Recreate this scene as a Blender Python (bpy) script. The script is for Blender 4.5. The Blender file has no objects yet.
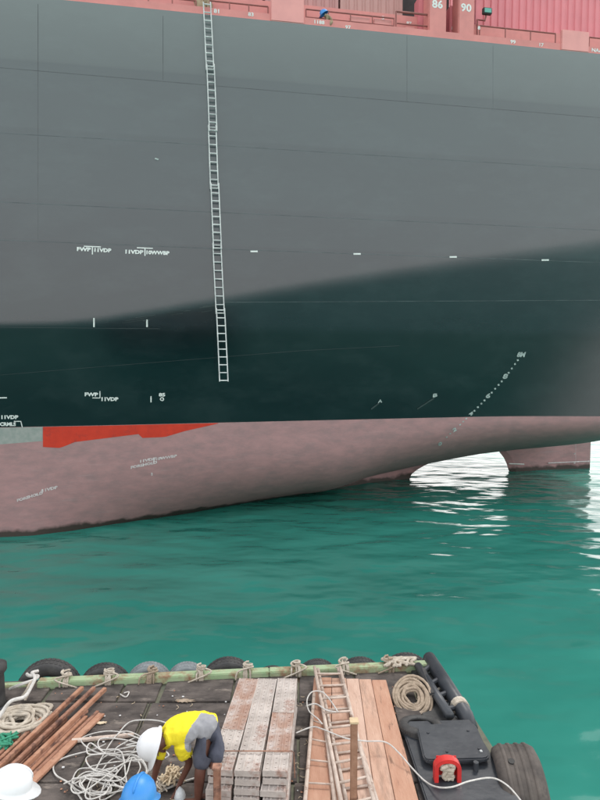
import bpy, bmesh, math, random
from mathutils import Vector, Matrix, noise
from mathutils.bvhtree import BVHTree
random.seed(11)
R = math.radians
PI = math.pi
SC = bpy.context.scene
COL = SC.collection

# ------------------------------------------------------------------ camera, sky, sun
CAM = Vector((0, 0, 6.0))
PITCH = math.atan(40 / 600)
cd = bpy.data.cameras.new('camera'); cam = bpy.data.objects.new('camera', cd); COL.objects.link(cam)
cam.location = CAM; cam.rotation_euler = (PI / 2 - PITCH, 0, 0)
cd.sensor_fit = 'HORIZONTAL'; cd.sensor_width = 36; cd.lens = 36
cd.clip_start = 0.05; cd.clip_end = 6000
SC.camera = cam
SC.view_settings.view_transform = 'Standard'; SC.view_settings.look = 'None'
SC.view_settings.exposure = 0.62; SC.view_settings.gamma = 1
SC.cycles.max_bounces = 8
SUN_EL, SUN_AZ = R(58), R(28)          # azimuth from +Y towards +X: the sun stands high beyond the ship
w = bpy.data.worlds.new('World'); SC.world = w; w.use_nodes = True
nt = w.node_tree; nt.nodes.clear()
out = nt.nodes.new('ShaderNodeOutputWorld'); bg = nt.nodes.new('ShaderNodeBackground')
sky = nt.nodes.new('ShaderNodeTexSky'); sky.sky_type = 'NISHITA'; sky.sun_disc = False
sky.sun_elevation = SUN_EL; sky.sun_rotation = SUN_AZ; sky.dust_density = 6; sky.air_density = 1.2; sky.ozone_density = 1
# an even overcast veil over the clear sky, brightest low in the haze
tc = nt.nodes.new('ShaderNodeTexCoord'); sx = nt.nodes.new('ShaderNodeSeparateXYZ')
nt.links.new(tc.outputs['Generated'], sx.inputs[0])
rmp = nt.nodes.new('ShaderNodeValToRGB'); rmp.color_ramp.interpolation = 'EASE'
e = rmp.color_ramp.elements
e[0].position = 0.0; e[0].color = (1.0, 0.99, 0.97, 1)
e[1].position = 0.9; e[1].color = (0.42, 0.44, 0.46, 1)
nt.links.new(sx.outputs['Z'], rmp.inputs[0])
sc = nt.nodes.new('ShaderNodeVectorMath'); sc.operation = 'SCALE'; sc.inputs['Scale'].default_value = 20.0
nt.links.new(rmp.outputs[0], sc.inputs[0])
mx = nt.nodes.new('ShaderNodeMix'); mx.data_type = 'RGBA'; mx.inputs['Factor'].default_value = 0.8
nt.links.new(sky.outputs[0], mx.inputs['A']); nt.links.new(sc.outputs[0], mx.inputs['B'])
nt.links.new(mx.outputs['Result'], bg.inputs[0]); bg.inputs[1].default_value = 0.1
nt.links.new(bg.outputs[0], out.inputs[0])
sd = bpy.data.lights.new('sun', 'SUN'); sd.energy = 0.9; sd.angle = R(14); sd.color = (1, .96, .9)
so = bpy.data.objects.new('sun', sd); COL.objects.link(so)
sdir = Vector((math.sin(SUN_AZ) * math.cos(SUN_EL), math.cos(SUN_AZ) * math.cos(SUN_EL), math.sin(SUN_EL)))
so.rotation_euler = sdir.to_track_quat('Z', 'Y').to_euler(); so.location = (0, 0, 60)

# ------------------------------------------------------------------ placing helpers
def ray(px, py):
    x = (px - 300) / 600; u = (400 - py) / 600
    return Vector((x, math.cos(PITCH) + u * math.sin(PITCH), -math.sin(PITCH) + u * math.cos(PITCH)))
def at_z(px, py, z):
    d = ray(px, py); return CAM + d * ((z - CAM.z) / d.z)
def at_y(px, py, y):
    d = ray(px, py); return CAM + d * (y / d.y)
PHI = R(10.2)
AX = Vector((math.cos(PHI), math.sin(PHI), 0)); NR = Vector((-math.sin(PHI), math.cos(PHI), 0)); S0 = Vector((0, 20.8, 0))
def ship(s, w_, z): return S0 + AX * s + NR * w_ + Vector((0, 0, z))
def to_ship(p): q = p - S0; return q.dot(AX), q.dot(NR), p.z
def at_w(px, py, w_):
    d = ray(px, py); t = (w_ - (CAM - S0).dot(NR)) / d.dot(NR); return to_ship(CAM + d * t)
def lerp_tab(tab, x):
    if x <= tab[0][0]: return tab[0][1]
    for (a, va), (b, vb) in zip(tab, tab[1:]):
        if x <= b: return va + (vb - va) * (x - a) / (b - a)
    return tab[-1][1]
def sstep(a, b, x):
    t = max(0, min(1, (x - a) / (b - a))); return t * t * (3 - 2 * t)

# ------------------------------------------------------------------ object helpers
def tag(o, label=None, cat=None, group=None, kind=None):
    if label: o['label'] = label
    if cat: o['category'] = cat
    if group: o['group'] = group
    if kind: o['kind'] = kind
    return o
def link(name, me, mat=None, parent=None, loc=None, smooth=False):
    if mat is not None and len(me.materials) == 0:
        for m in (mat if isinstance(mat, (list, tuple)) else [mat]): me.materials.append(m)
    o = bpy.data.objects.new(name, me); COL.objects.link(o)
    if smooth:
        for p in me.polygons: p.use_smooth = True
    if parent is not None: o.parent = parent
    if loc is not None: o.location = loc
    return o
def empty(name, loc, label, cat, group=None, rz=0):
    o = bpy.data.objects.new(name, None); COL.objects.link(o); o.location = loc; o.rotation_euler = (0, 0, rz)
    o.empty_display_size = .2
    return tag(o, label, cat, group)
class MB:
    def __init__(s): s.v = []; s.f = []; s.m = []
    def add(s, vs, fs, mi=0):
        k = len(s.v); s.v += [tuple(v) for v in vs]; s.f += [tuple(i + k for i in f) for f in fs]; s.m += [mi] * len(fs); return s
    def box(s, c, d, M=None, mi=0):
        c = Vector(c); h = Vector(d) / 2
        vs = [c + Vector((x * h.x, y * h.y, z * h.z)) for x in (-1, 1) for y in (-1, 1) for z in (-1, 1)]
        if M is not None: vs = [M @ v for v in vs]
        return s.add(vs, [(0, 1, 3, 2), (4, 6, 7, 5), (0, 4, 5, 1), (2, 3, 7, 6), (0, 2, 6, 4), (1, 5, 7, 3)], mi)
    def tube(s, pts, r, n=8, mi=0, cap=True, rad=None):
        pts = [Vector(p) for p in pts]; rings = []; N = len(pts)
        up = None
        for i, p in enumerate(pts):
            t = (pts[min(i + 1, N - 1)] - pts[max(i - 1, 0)]).normalized()
            if up is None:
                up = Vector((0, 0, 1)) if abs(t.z) < .9 else Vector((1, 0, 0))
            a = t.cross(up)
            if a.length < 1e-4: a = t.cross(Vector((1, .3, 0)))
            a.normalize(); b = a.cross(t).normalized(); up = b
            rr = rad[i] if rad else r
            rings.append([p + (a * math.cos(2 * PI * k / n) + b * math.sin(2 * PI * k / n)) * rr for k in range(n)])
        vs = [v for g in rings for v in g]
        fs = [(i * n + k, i * n + (k + 1) % n, (i + 1) * n + (k + 1) % n, (i + 1) * n + k) for i in range(N - 1) for k in range(n)]
        if cap: fs += [tuple(range(n))[::-1], tuple((N - 1) * n + k for k in range(n))]
        return s.add(vs, fs, mi)
    def grid(s, P, nu, nv, mi=0):
        vs = [P[i][j] for i in range(nu) for j in range(nv)]
        return s.add(vs, [(i * nv + j, (i + 1) * nv + j, (i + 1) * nv + j + 1, i * nv + j + 1) for i in range(nu - 1) for j in range(nv - 1)], mi)
    def mesh(s, name='m'):
        me = bpy.data.meshes.new(name); me.from_pydata(s.v, [], s.f)
        for p, m in zip(me.polygons, s.m): p.material_index = m
        bm = bmesh.new(); bm.from_mesh(me); bmesh.ops.recalc_face_normals(bm, faces=bm.faces); bm.to_mesh(me); bm.free()
        return me
    def build(s, name, mat, parent=None, smooth=False, bevel=0):
        me = s.mesh(name)
        if bevel:
            bm = bmesh.new(); bm.from_mesh(me)
            bmesh.ops.bevel(bm, geom=bm.edges[:], offset=bevel, segments=2, affect='EDGES', clamp_overlap=True)
            bm.to_mesh(me); bm.free()
        return link(name, me, mat, parent, smooth=smooth)
def spline(pts, k=8, closed=False):
    P = [Vector(p) for p in pts]; n = len(P); o = []
    for i in range(n - 1 if not closed else n):
        if closed: a, b, c, d = P[(i - 1) % n], P[i], P[(i + 1) % n], P[(i + 2) % n]
        else: a, b, c, d = P[max(i - 1, 0)], P[i], P[i + 1], P[min(i + 2, n - 1)]
        for j in range(k):
            t = j / k
            o.append(.5 * ((2 * b) + (c - a) * t + (2 * a - 5 * b + 4 * c - d) * t * t + (3 * b - 3 * c + d - a) * t ** 3))
    if not closed: o.append(P[-1])
    return o

# ------------------------------------------------------------------ materials
def srgb(r, g, b):
    f = lambda c: (c / 255 / 12.92) if c / 255 <= .04045 else ((c / 255 + .055) / 1.055) ** 2.4
    return (f(r), f(g), f(b), 1)
def mat(name, c1, c2=None, scale=6, stretch=(1, 1, 1), rough=.7, bump=.0, bscale=40, spec=.5, metal=0, c3=None, lo=.35, hi=.65, ior=1.5, c3scale=2.5, c3lo=.58, c3hi=.68, detail=6, bdist=.01, bstretch=None):
    m = bpy.data.materials.new(name); m.use_nodes = True; t = m.node_tree; N = t.nodes; L = t.links
    p = N['Principled BSDF']; p.inputs['Roughness'].default_value = rough; p.inputs['Metallic'].default_value = metal
    p.inputs['IOR'].default_value = ior; p.inputs['Specular IOR Level'].default_value = spec
    co = N.new('ShaderNodeTexCoord'); mp = N.new('ShaderNodeMapping'); mp.inputs['Scale'].default_value = stretch
    L.new(co.outputs['Object'], mp.inputs[0])
    col = None
    if c2 is not None:
        n = N.new('ShaderNodeTexNoise'); n.inputs['Scale'].default_value = scale; n.inputs['Detail'].default_value = detail; n.inputs['Roughness'].default_value = .6
        L.new(mp.outputs[0], n.inputs['Vector'])
        r = N.new('ShaderNodeValToRGB'); r.color_ramp.elements[0].position = lo; r.color_ramp.elements[1].position = hi
        r.color_ramp.elements[0].color = (*c1[:3], 1); r.color_ramp.elements[1].color = (*c2[:3], 1)
        L.new(n.outputs['Fac'], r.inputs[0]); col = r.outputs[0]
        if c3 is not None:
            n2 = N.new('ShaderNodeTexNoise'); n2.inputs['Scale'].default_value = c3scale; n2.inputs['Detail'].default_value = 8; n2.inputs['Roughness'].default_value = .7
            L.new(mp.outputs[0], n2.inputs['Vector'])
            mr = N.new('ShaderNodeMapRange'); mr.inputs['From Min'].default_value = c3lo; mr.inputs['From Max'].default_value = c3hi
            L.new(n2.outputs['Fac'], mr.inputs['Value'])
            mm = N.new('ShaderNodeMix'); mm.data_type = 'RGBA'; L.new(mr.outputs[0], mm.inputs['Factor'])
            L.new(col, mm.inputs['A']); mm.inputs['B'].default_value = (*c3[:3], 1); col = mm.outputs['Result']
        L.new(col, p.inputs['Base Color'])
    else:
        p.inputs['Base Color'].default_value = (*c1[:3], 1)
    if bump:
        mp2 = N.new('ShaderNodeMapping'); mp2.inputs['Scale'].default_value = bstretch or stretch
        L.new(co.outputs['Object'], mp2.inputs[0])
        nb = N.new('ShaderNodeTexNoise'); nb.inputs['Scale'].default_value = bscale; nb.inputs['Detail'].default_value = 4
        L.new(mp2.outputs[0], nb.inputs['Vector'])
        b = N.new('ShaderNodeBump'); b.inputs['Strength'].default_value = bump; b.inputs['Distance'].default_value = bdist
        L.new(nb.outputs['Fac'], b.inputs['Height']); L.new(b.outputs[0], p.inputs['Normal'])
    return m
M = {}
M['green_paint'] = mat('green_hull_paint', (.002, .005, .007), (.004, .009, .011), scale=.35, stretch=(1, 1, 2.2), rough=.20, ior=1.60,
                       c3=(.015, .023, .025), c3scale=.5, c3lo=.48, c3hi=.85, bump=.35, bscale=.45, bdist=.02, bstretch=(1, 1, 1))
def strakes_and_sheen(m):  # strake tones, with sky sheen above and dark reflection below painted in
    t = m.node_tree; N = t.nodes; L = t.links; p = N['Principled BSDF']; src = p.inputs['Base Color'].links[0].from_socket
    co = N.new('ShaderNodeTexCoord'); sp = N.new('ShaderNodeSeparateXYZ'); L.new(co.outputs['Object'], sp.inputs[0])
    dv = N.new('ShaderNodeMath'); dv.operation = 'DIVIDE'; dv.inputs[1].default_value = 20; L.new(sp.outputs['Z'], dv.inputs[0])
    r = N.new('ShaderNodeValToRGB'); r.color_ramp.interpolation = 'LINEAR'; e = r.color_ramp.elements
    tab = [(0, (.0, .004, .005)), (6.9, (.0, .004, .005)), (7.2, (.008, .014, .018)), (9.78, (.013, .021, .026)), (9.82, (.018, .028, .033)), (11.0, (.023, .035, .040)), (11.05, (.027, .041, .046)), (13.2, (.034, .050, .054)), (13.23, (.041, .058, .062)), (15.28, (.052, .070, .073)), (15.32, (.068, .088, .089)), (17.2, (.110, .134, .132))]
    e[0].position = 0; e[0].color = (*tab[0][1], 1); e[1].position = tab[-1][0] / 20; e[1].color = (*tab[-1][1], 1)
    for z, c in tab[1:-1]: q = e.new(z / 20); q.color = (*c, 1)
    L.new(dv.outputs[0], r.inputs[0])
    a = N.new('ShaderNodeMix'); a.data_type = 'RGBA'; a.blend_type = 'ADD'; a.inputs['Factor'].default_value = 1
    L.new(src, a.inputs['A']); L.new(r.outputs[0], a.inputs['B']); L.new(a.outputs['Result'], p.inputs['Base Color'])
strakes_and_sheen(M['green_paint'])
M['red_bottom'] = mat('antifouling_red', (.345, .20, .198), (.28, .172, .172), scale=2.2, stretch=(1, 1, 2.2), rough=.6, spec=.35,
                      c3=(.19, .145, .147), c3scale=1.3, c3lo=.46, c3hi=.85, bump=.3, bscale=14, bdist=.004)
def wet_band(m):
    t = m.node_tree; N = t.nodes; L = t.links; p = N['Principled BSDF']; src = p.inputs['Base Color'].links[0].from_socket
    co = N.new('ShaderNodeTexCoord'); sp = N.new('ShaderNodeSeparateXYZ'); L.new(co.outputs['Object'], sp.inputs[0])
    n = N.new('ShaderNodeTexNoise'); n.inputs['Scale'].default_value = 1.6; n.inputs['Detail'].default_value = 8; L.new(co.outputs['Object'], n.inputs['Vector'])
    a = N.new('ShaderNodeMath'); a.operation = 'MULTIPLY_ADD'; a.inputs[1].default_value = -.55; L.new(n.outputs['Fac'], a.inputs[0]); L.new(sp.outputs['Z'], a.inputs[2])
    r = N.new('ShaderNodeMapRange'); r.inputs['From Min'].default_value = .0; r.inputs['From Max'].default_value = -.14; L.new(a.outputs[0], r.inputs['Value'])
    # thin scrapes running along the ship
    mp = N.new('ShaderNodeMapping'); mp.inputs['Scale'].default_value = (.7, .7, 9); L.new(co.outputs['Object'], mp.inputs[0])
    n2 = N.new('ShaderNodeTexNoise'); n2.inputs['Scale'].default_value = 1.3; n2.inputs['Detail'].default_value = 9; n2.inputs['Roughness'].default_value = .7; L.new(mp.outputs[0], n2.inputs['Vector'])
    r2 = N.new('ShaderNodeMapRange'); r2.inputs['From Min'].default_value = .56; r2.inputs['From Max'].default_value = .75; r2.inputs['To Max'].default_value = .5; L.new(n2.outputs['Fac'], r2.inputs['Value'])
    x0 = N.new('ShaderNodeMix'); x0.data_type = 'RGBA'; L.new(r2.outputs[0], x0.inputs['Factor']); L.new(src, x0.inputs['A']); x0.inputs['B'].default_value = (.36, .27, .265, 1)
    x = N.new('ShaderNodeMix'); x.data_type = 'RGBA'; L.new(r.outputs[0], x.inputs['Factor']); L.new(x0.outputs['Result'], x.inputs['A']); x.inputs['B'].default_value = (.045, .035, .03, 1)
    L.new(x.outputs['Result'], p.inputs['Base Color'])
wet_band(M['red_bottom'])
M['orange_red'] = mat('fresh_red_paint', (.50, .035, .014), (.42, .028, .012), scale=3, rough=.6, spec=.3, c3=(.22, .03, .025), c3scale=4, c3lo=.55, c3hi=.75)
M['grey_patch'] = mat('scraped_grey', (.20, .24, .22), (.27, .29, .27), scale=5, rough=.7)
M['white_mark'] = mat('white_marking', (.75, .78, .76), (.55, .6, .58), scale=12, rough=.6)
M['pale_mark'] = mat('worn_marking', (.60, .58, .58), (.40, .36, .36), scale=9, rough=.7)
M['seam_chalk'] = mat('chalky_seam_paint', (.075, .10, .105), (.03, .045, .05), scale=1.2, rough=.35, lo=.4, hi=.6)
M['seam_dark'] = mat('worn_seam_paint', (.052, .068, .072), (.026, .036, .040), scale=1.5, rough=.24)
M['painted_glint'] = mat('pale_glint_paint', (.12, .12, .12), (.05, .055, .06), scale=3, rough=.6, lo=.45, hi=.6)  # pale tone mixed for the painted hull highlight
M['streak'] = mat('faint_streak', (.035, .06, .06), (.015, .03, .03), scale=6, rough=.6)
M['draft_mark'] = mat('draft_marking', (.40, .48, .46), (.22, .28, .27), scale=9, rough=.7)
M['ship_pink'] = mat('sun_faded_red_paint', (.62, .235, .215), (.54, .205, .19), scale=2, rough=.6, c3=(.40, .18, .15), c3scale=1.8, c3lo=.6, c3hi=.8)
M['ship_panel'] = mat('pale_red_plate', (.70, .31, .29), (.64, .28, .265), scale=2, rough=.6)
M['ship_rail'] = mat('dark_red_rail', (.30, .10, .09), (.22, .08, .07), scale=4, rough=.6)
M['box_pink'] = mat('pink_container_paint', (.68, .215, .24), (.60, .19, .215), scale=.7, rough=.55)
M['box_beige'] = mat('dusty_beige_paint', (.50, .27, .25), (.45, .25, .23), scale=1, rough=.6)
M['box_grey'] = mat('dusty_rose_paint', (.50, .24, .23), (.42, .22, .21), scale=1, rough=.6)
M['dark'] = mat('dark_steel_and_shade', (.03, .03, .032), (.05, .05, .05), scale=3, rough=.6)
M['alu'] = mat('dull_aluminium', (.66, .68, .67), (.44, .46, .46), scale=5, rough=.5)
M['grass_green'] = mat('barge_green_paint', (.30, .42, .24), (.38, .45, .28), scale=5, rough=.6, c3=(.27, .13, .08), c3scale=3.2, c3lo=.48, c3hi=.64, bump=.4, bscale=30)
M['mat_black'] = mat('worn_black_timber', (.042, .034, .031), (.125, .103, .092), scale=3.2, stretch=(1, 2, 1), rough=.8, c3=(.24, .20, .17), c3scale=3.4, c3lo=.56, c3hi=.72, detail=10, bump=.6, bscale=25)
M['deck_steel'] = mat('dirty_green_steel_deck', (.10, .11, .08), (.20, .19, .13), scale=4, rough=.8, c3=(.25, .13, .07), c3scale=3)
M['barge_side'] = mat('black_barge_side', (.03, .03, .03), (.09, .06, .05), scale=3, rough=.6)
M['rubber'] = mat('black_tyre_rubber', (.028, .028, .030), (.06, .058, .056), scale=7, rough=.65, bump=.4, bscale=40)
M['rubber_grey'] = mat('sun_bleached_tyre', (.15, .17, .18), (.24, .26, .27), scale=7, rough=.8, bump=.4, bscale=40)
M['rubber_brown'] = mat('muddy_tyre_rubber', (.055, .047, .043), (.125, .105, .092), scale=4, stretch=(1, 1, 1), rough=.85, bump=.8, bscale=18, c3=(.05, .045, .042), c3scale=3)
M['slate'] = mat('black_painted_steel', (.030, .034, .042), (.055, .06, .068), scale=3, rough=.42, bump=.3, bscale=12, c3=(.14, .14, .14), c3scale=5, c3lo=.64, c3hi=.72)
M['red_paint'] = mat('bright_red_paint', (.62, .035, .03), (.50, .03, .03), scale=6, rough=.4)
M['rust'] = mat('rusty_steel', (.34, .155, .09), (.46, .25, .165), scale=7, stretch=(1, 1, 1), rough=.8, c3=(.12, .055, .04), c3scale=4, c3lo=.52, c3hi=.66, bump=.6, bscale=40)
M['rust2'] = mat('brown_rusty_steel', (.26, .12, .075), (.38, .20, .135), scale=9, rough=.8, c3=(.10, .05, .04), c3scale=5, c3lo=.5, c3hi=.64, bump=.6, bscale=40)
M['zinc'] = mat('weathered_galvanised_plank', (.38, .33, .30), (.56, .50, .46), scale=5, rough=.7, c3=(.30, .17, .13), c3scale=2.2, c3lo=.56, c3hi=.66, bump=.5, bscale=60)
M['zinc2'] = mat('rust_stained_plank', (.52, .46, .43), (.40, .26, .20), scale=9, rough=.75, c3=(.33, .19, .14), c3scale=3.5, c3lo=.42, c3hi=.68, bump=.6, bscale=60)
M['wood'] = mat('orange_brown_board', (.46, .27, .19), (.56, .36, .27), scale=3.5, stretch=(4, .8, 1), rough=.75, c3=(.30, .19, .14), c3scale=2.6, c3lo=.52, c3hi=.74, detail=9, bump=.5, bscale=20)
M['wood2'] = mat('darker_orange_board', (.42, .215, .14), (.50, .29, .20), scale=3.5, stretch=(4, .8, 1), rough=.75, c3=(.22, .12, .08), c3scale=3, detail=9, bump=.5, bscale=20)
M['wood3'] = mat('pale_brown_board', (.52, .34, .26), (.60, .42, .33), scale=3.5, stretch=(4, .8, 1), rough=.75, c3=(.33, .21, .16), c3scale=3, detail=9, bump=.5, bscale=20)
M['bamboo'] = mat('weathered_ladder_wood', (.45, .35, .29), (.60, .50, .43), scale=9, rough=.75, c3=(.25, .15, .11), c3scale=5, bump=.4, bscale=50)
M['stake'] = mat('brown_stake', (.27, .14, .085), (.36, .20, .13), scale=9, rough=.8, bump=.5, bscale=50)
M['post_top'] = mat('pale_cut_end', (.62, .48, .30), (.5, .38, .24), scale=20, rough=.8)
M['rope_beige'] = mat('dirty_beige_rope', (.40, .34, .27), (.56, .50, .42), scale=14, rough=.9, bump=1, bscale=60)
M['rope_brown'] = mat('brown_rope', (.27, .21, .15), (.42, .33, .25), scale=14, rough=.9, bump=1, bscale=60)
M['rope_white'] = mat('white_cord', (.50, .48, .45), (.66, .64, .61), scale=14, rough=.85, bump=1, bscale=70)
M['rope_green'] = mat('green_net_rope', (.03, .20, .12), (.05, .30, .18), scale=14, rough=.9)
M['helmet_white'] = mat('white_helmet_shell', (.80, .80, .82), (.74, .74, .75), scale=6, c3=(.55, .53, .50), c3scale=8, c3lo=.62, c3hi=.78, rough=.4)
M['helmet_blue'] = mat('blue_helmet_shell', (.03, .22, .60), (.05, .26, .60), scale=8, rough=.42, c3=(.12, .28, .50), c3scale=9, c3lo=.6, c3hi=.75)
M['skin'] = mat('dark_brown_skin', (.105, .040, .026), (.13, .05, .033), scale=8, rough=.5)
M['skin2'] = mat('brown_skin', (.36, .17, .10), (.40, .20, .12), scale=8, rough=.5)
M['yellow'] = mat('yellow_shirt_cloth', (.86, .72, .02), (.78, .64, .02), scale=5, rough=.85, bump=.5, bscale=9, bdist=.03)
M['grey_cloth'] = mat('grey_shirt_panel', (.27, .27, .29), (.34, .34, .36), scale=6, rough=.9, bump=.4, bscale=9, bdist=.03)
M['navy'] = mat('navy_shorts_cloth', (.055, .06, .085), (.085, .09, .12), scale=6, rough=.9, bump=.5, bscale=9, bdist=.03)
M['white_cloth'] = mat('pinkish_white_cloth', (.62, .52, .56), (.70, .62, .66), scale=8, rough=.9, bump=.4, bscale=10, bdist=.02)
M['tan_cloth'] = mat('khaki_cloth', (.30, .23, .15), (.36, .28, .19), scale=6, rough=.9)
M['blue_cloth'] = mat('blue_work_cloth', (.06, .12, .22), (.09, .16, .27), scale=6, rough=.9)
M['black'] = mat('black_strap', (.015, .015, .015), rough=.6)
M['hair'] = mat('black_hair', (.012, .010, .009), rough=.6)
M['lamp_glass'] = mat('green_tinted_lamp_glass', (.10, .36, .30), rough=.2)
M['debris'] = mat('torn_plastic_scrap', (.55, .42, .28), (.68, .58, .42), scale=30, rough=.8)
M['white_scrap'] = mat('white_scrap', (.7, .7, .7), rough=.8)
M['bag'] = mat('clear_grey_plastic', (.42, .45, .47), (.6, .62, .63), scale=20, rough=.4)

# ------------------------------------------------------------------ water
def water():
    m = bpy.data.materials.new('green_sea_water'); m.use_nodes = True; t = m.node_tree; N = t.nodes; L = t.links
    p = N['Principled BSDF']; p.inputs['Roughness'].default_value = .12; p.inputs['IOR'].default_value = 1.33
    co = N.new('ShaderNodeTexCoord')
    def nz(scale, st, det=4, rough=.55):
        mp = N.new('ShaderNodeMapping'); mp.inputs['Scale'].default_value = st; mp.inputs['Rotation'].default_value = (0, 0, R(8))
        L.new(co.outputs['Object'], mp.inputs[0])
        n = N.new('ShaderNodeTexNoise'); n.inputs['Scale'].default_value = scale; n.inputs['Detail'].default_value = det; n.inputs['Roughness'].default_value = rough
        L.new(mp.outputs[0], n.inputs['Vector']); return n
    a = nz(.22, (1, 1.6, 1), 5); r = N.new('ShaderNodeValToRGB')
    r.color_ramp.elements[0].position = .3; r.color_ramp.elements[1].position = .72
    r.color_ramp.elements[0].color = (.020, .178, .140, 1); r.color_ramp.elements[1].color = (.036, .240, .190, 1)
    L.new(a.outputs['Fac'], r.inputs[0])
    f1 = nz(2.2, (1, 3.0, 1), 9, .72); f2 = nz(.35, (1, 1.4, 1), 3)
    mr = N.new('ShaderNodeMapRange'); mr.inputs['From Min'].default_value = .62; mr.inputs['From Max'].default_value = .80
    L.new(f1.outputs['Fac'], mr.inputs['Value'])
    mr2 = N.new('ShaderNodeMapRange'); mr2.inputs['From Min'].default_value = .52; mr2.inputs['From Max'].default_value = .8
    L.new(f2.outputs['Fac'], mr2.inputs['Value'])
    mu = N.new('ShaderNodeMath'); mu.operation = 'MULTIPLY'; L.new(mr.outputs[0], mu.inputs[0]); L.new(mr2.outputs[0], mu.inputs[1])
    mix = N.new('ShaderNodeMix'); mix.data_type = 'RGBA'; L.new(mu.outputs[0], mix.inputs['Factor'])
    L.new(r.outputs[0], mix.inputs['A']); mix.inputs['B'].default_value = (.16, .38, .32, 1)
    L.new(mix.outputs['Result'], p.inputs['Base Color'])
    b1 = nz(.62, (1, 1.7, 1), 1.8, .4); b2 = nz(5, (1, 1.4, 1), 2)
    u1 = N.new('ShaderNodeBump'); u1.inputs['Strength'].default_value = 1; u1.inputs['Distance'].default_value = .145
    u2 = N.new('ShaderNodeBump'); u2.inputs['Strength'].default_value = 1; u2.inputs['Distance'].default_value = .0025
    L.new(b1.outputs['Fac'], u1.inputs['Height']); L.new(b2.outputs['Fac'], u2.inputs['Height'])
    L.new(u1.outputs[0], u2.inputs['Normal']); L.new(u2.outputs[0], p.inputs['Normal'])
    def axis(lo, hi, st, far):
        a = []; x = lo
        while x <= hi: a.append(x); x += st
        g = st; x = a[-1]
        while x < far: g *= 1.5; x += g; a.append(x)
        g = st; x = a[0]; pre = []
        while x > -far: g *= 1.5; x -= g; pre.append(x)
        return pre[::-1] + a
    xs = axis(-26, 30, .3, 3500); ys = axis(4, 62, .3, 3500)
    P = []
    for x in xs:
        row = []
        for y in ys:
            k = 1 - sstep(25, 60, max(abs(x), abs(y - 30)))
            z = .07 * k * noise.noise(Vector((x * .35, y * .55, 1.7))) + .03 * k * noise.noise(Vector((x * .9, y * 1.6, 4.2)))
            row.append((x, y, z - .01))
        P.append(row)
    o = MB().grid(P, len(xs), len(ys)).build('sea_water', m, smooth=True); tag(o, kind='structure')
water()

# ------------------------------------------------------------------ ship hull
ZD = 3.76; ZT = 17.19; WC = 9.3; S_END = 15.4; S_BOW = -45
zb_tab = []
for px, py in [(0, 325), (60, 324), (100, 320.5), (150, 312.5), (200, 304), (300, 287), (400, 271), (500, 256), (600, 241), (660, 232)]:
    s, _, z = at_w(px, py, 0); zb_tab.append((s, z))
wid_tab = [(-9.5, .16), (-6.5, .40), (-4, .55), (0, .8), (12, 1.25)]
wl_tab = []
for px, py in [(0, 540), (100, 527), (200, 511), (300, 494), (350, 486), (408, 478)]:
    s, w_, z = to_ship(at_z(px, py, 0)); wl_tab.append((s, w_))
S_3 = to_ship(at_z(300, 494, 0))[0]; pr_tab = [(S_3, -.62)]
for px, py in [(350, 476.5), (412, 464), (428, 460), (445, 456), (470, 451.5), (508, 446), (560, 437), (600, 428), (650, 418)]:
    s, _, z = at_w(px, py, WC); pr_tab.append((s, z))
S_ST = at_w(409, 478, WC)[0]; pr_tab = [p for p in pr_tab]; pr_tab.sort()
def tau(s, z):
    zb = lerp_tab(zb_tab, s); wd = lerp_tab(wid_tab, s)
    t = 14.5 * sstep(zb + wd * .5, zb - wd * .5, z)
    # towards the stern corner the counter is bent out again, shaped to catch a sky sheen
    d = (s - 8.2) - (z - 4.2) * .75
    t -= 16 * sstep(-1.6, 4.8, d) * sstep(10.5, 6.0, z)
    return R(t)
def bowfac(s):
    f = max(0, (-31 - s) / 14); f2 = max(0, (s - (S_END - 2.2)) / 2.2)
    return f, f2
def fin(s, w_):
    f, f2 = bowfac(s)
    w_ = w_ + (WC - w_) * min(1, f) ** 2
    if f2 > 0: w_ += 2.2 * (1 - math.sqrt(max(0, 1 - f2 * f2)))
    return w_
NZ = 130
zs = [ZT - (ZT - ZD) * i / NZ for i in range(NZ + 1)]
ss = []; x = S_BOW
while x < S_END - .001:
    ss.append(x); x += 1.0 if x < -14 else (.25 if x < S_END - 2.4 else .12)
ss.append(S_END)
def side(s):
    w_ = 0; r = [0]
    for a, b in zip(zs, zs[1:]): w_ += math.tan(tau(s, (a + b) / 2)) * (a - b); r.append(w_)
    return r
SIDE = [side(s) for s in ss]
def bottom_params(s, w0):
    if s < S_3:
        wl = max(lerp_tab(wl_tab, s), w0 + .12); ql = min((wl - w0) / (WC - w0), .985)
        a = .34 - .06 * sstep(-10, S_3, s)
        ze = ZD * (1 - ql ** (-a)); zb_ = lerp_tab(pr_tab, S_3)
        return max(ze, -14), a
    ze0 = ZD * (1 - ((lerp_tab(wl_tab, S_3) - w0) / (WC - w0)) ** (-.28)); k = sstep(S_3, S_3 + 3, s)
    return ze0 * (1 - k) + lerp_tab(pr_tab, s) * k, .28 + .14 * sstep(S_3, S_ST + 1, s)
NQ = 56
def bottom(s, w0, far=False):
    ze, a = bottom_params(s, w0); r = []
    for i in range(NQ + 1):
        q = (i / NQ) ** 1.7
        r.append((w0 + (WC - w0) * q, ZD - (ZD - ze) * q ** a))
    return r
ship_e = empty('container_ship', ship(0, WC, 0), 'huge dark green ship with a red underside, its stern lying beyond the barge', 'ship')
def child(o):
    o.parent = ship_e; o.matrix_parent_inverse = Matrix.Translation(-ship_e.location); return o
hullP = [[ship(s, fin(s, SIDE[i][j]), z) for j, z in enumerate(zs)] for i, s in enumerate(ss)]
farP = [[ship(s, 2 * WC - fin(s, SIDE[i][j]), z) for j, z in enumerate(zs)] for i, s in enumerate(ss)]
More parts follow.
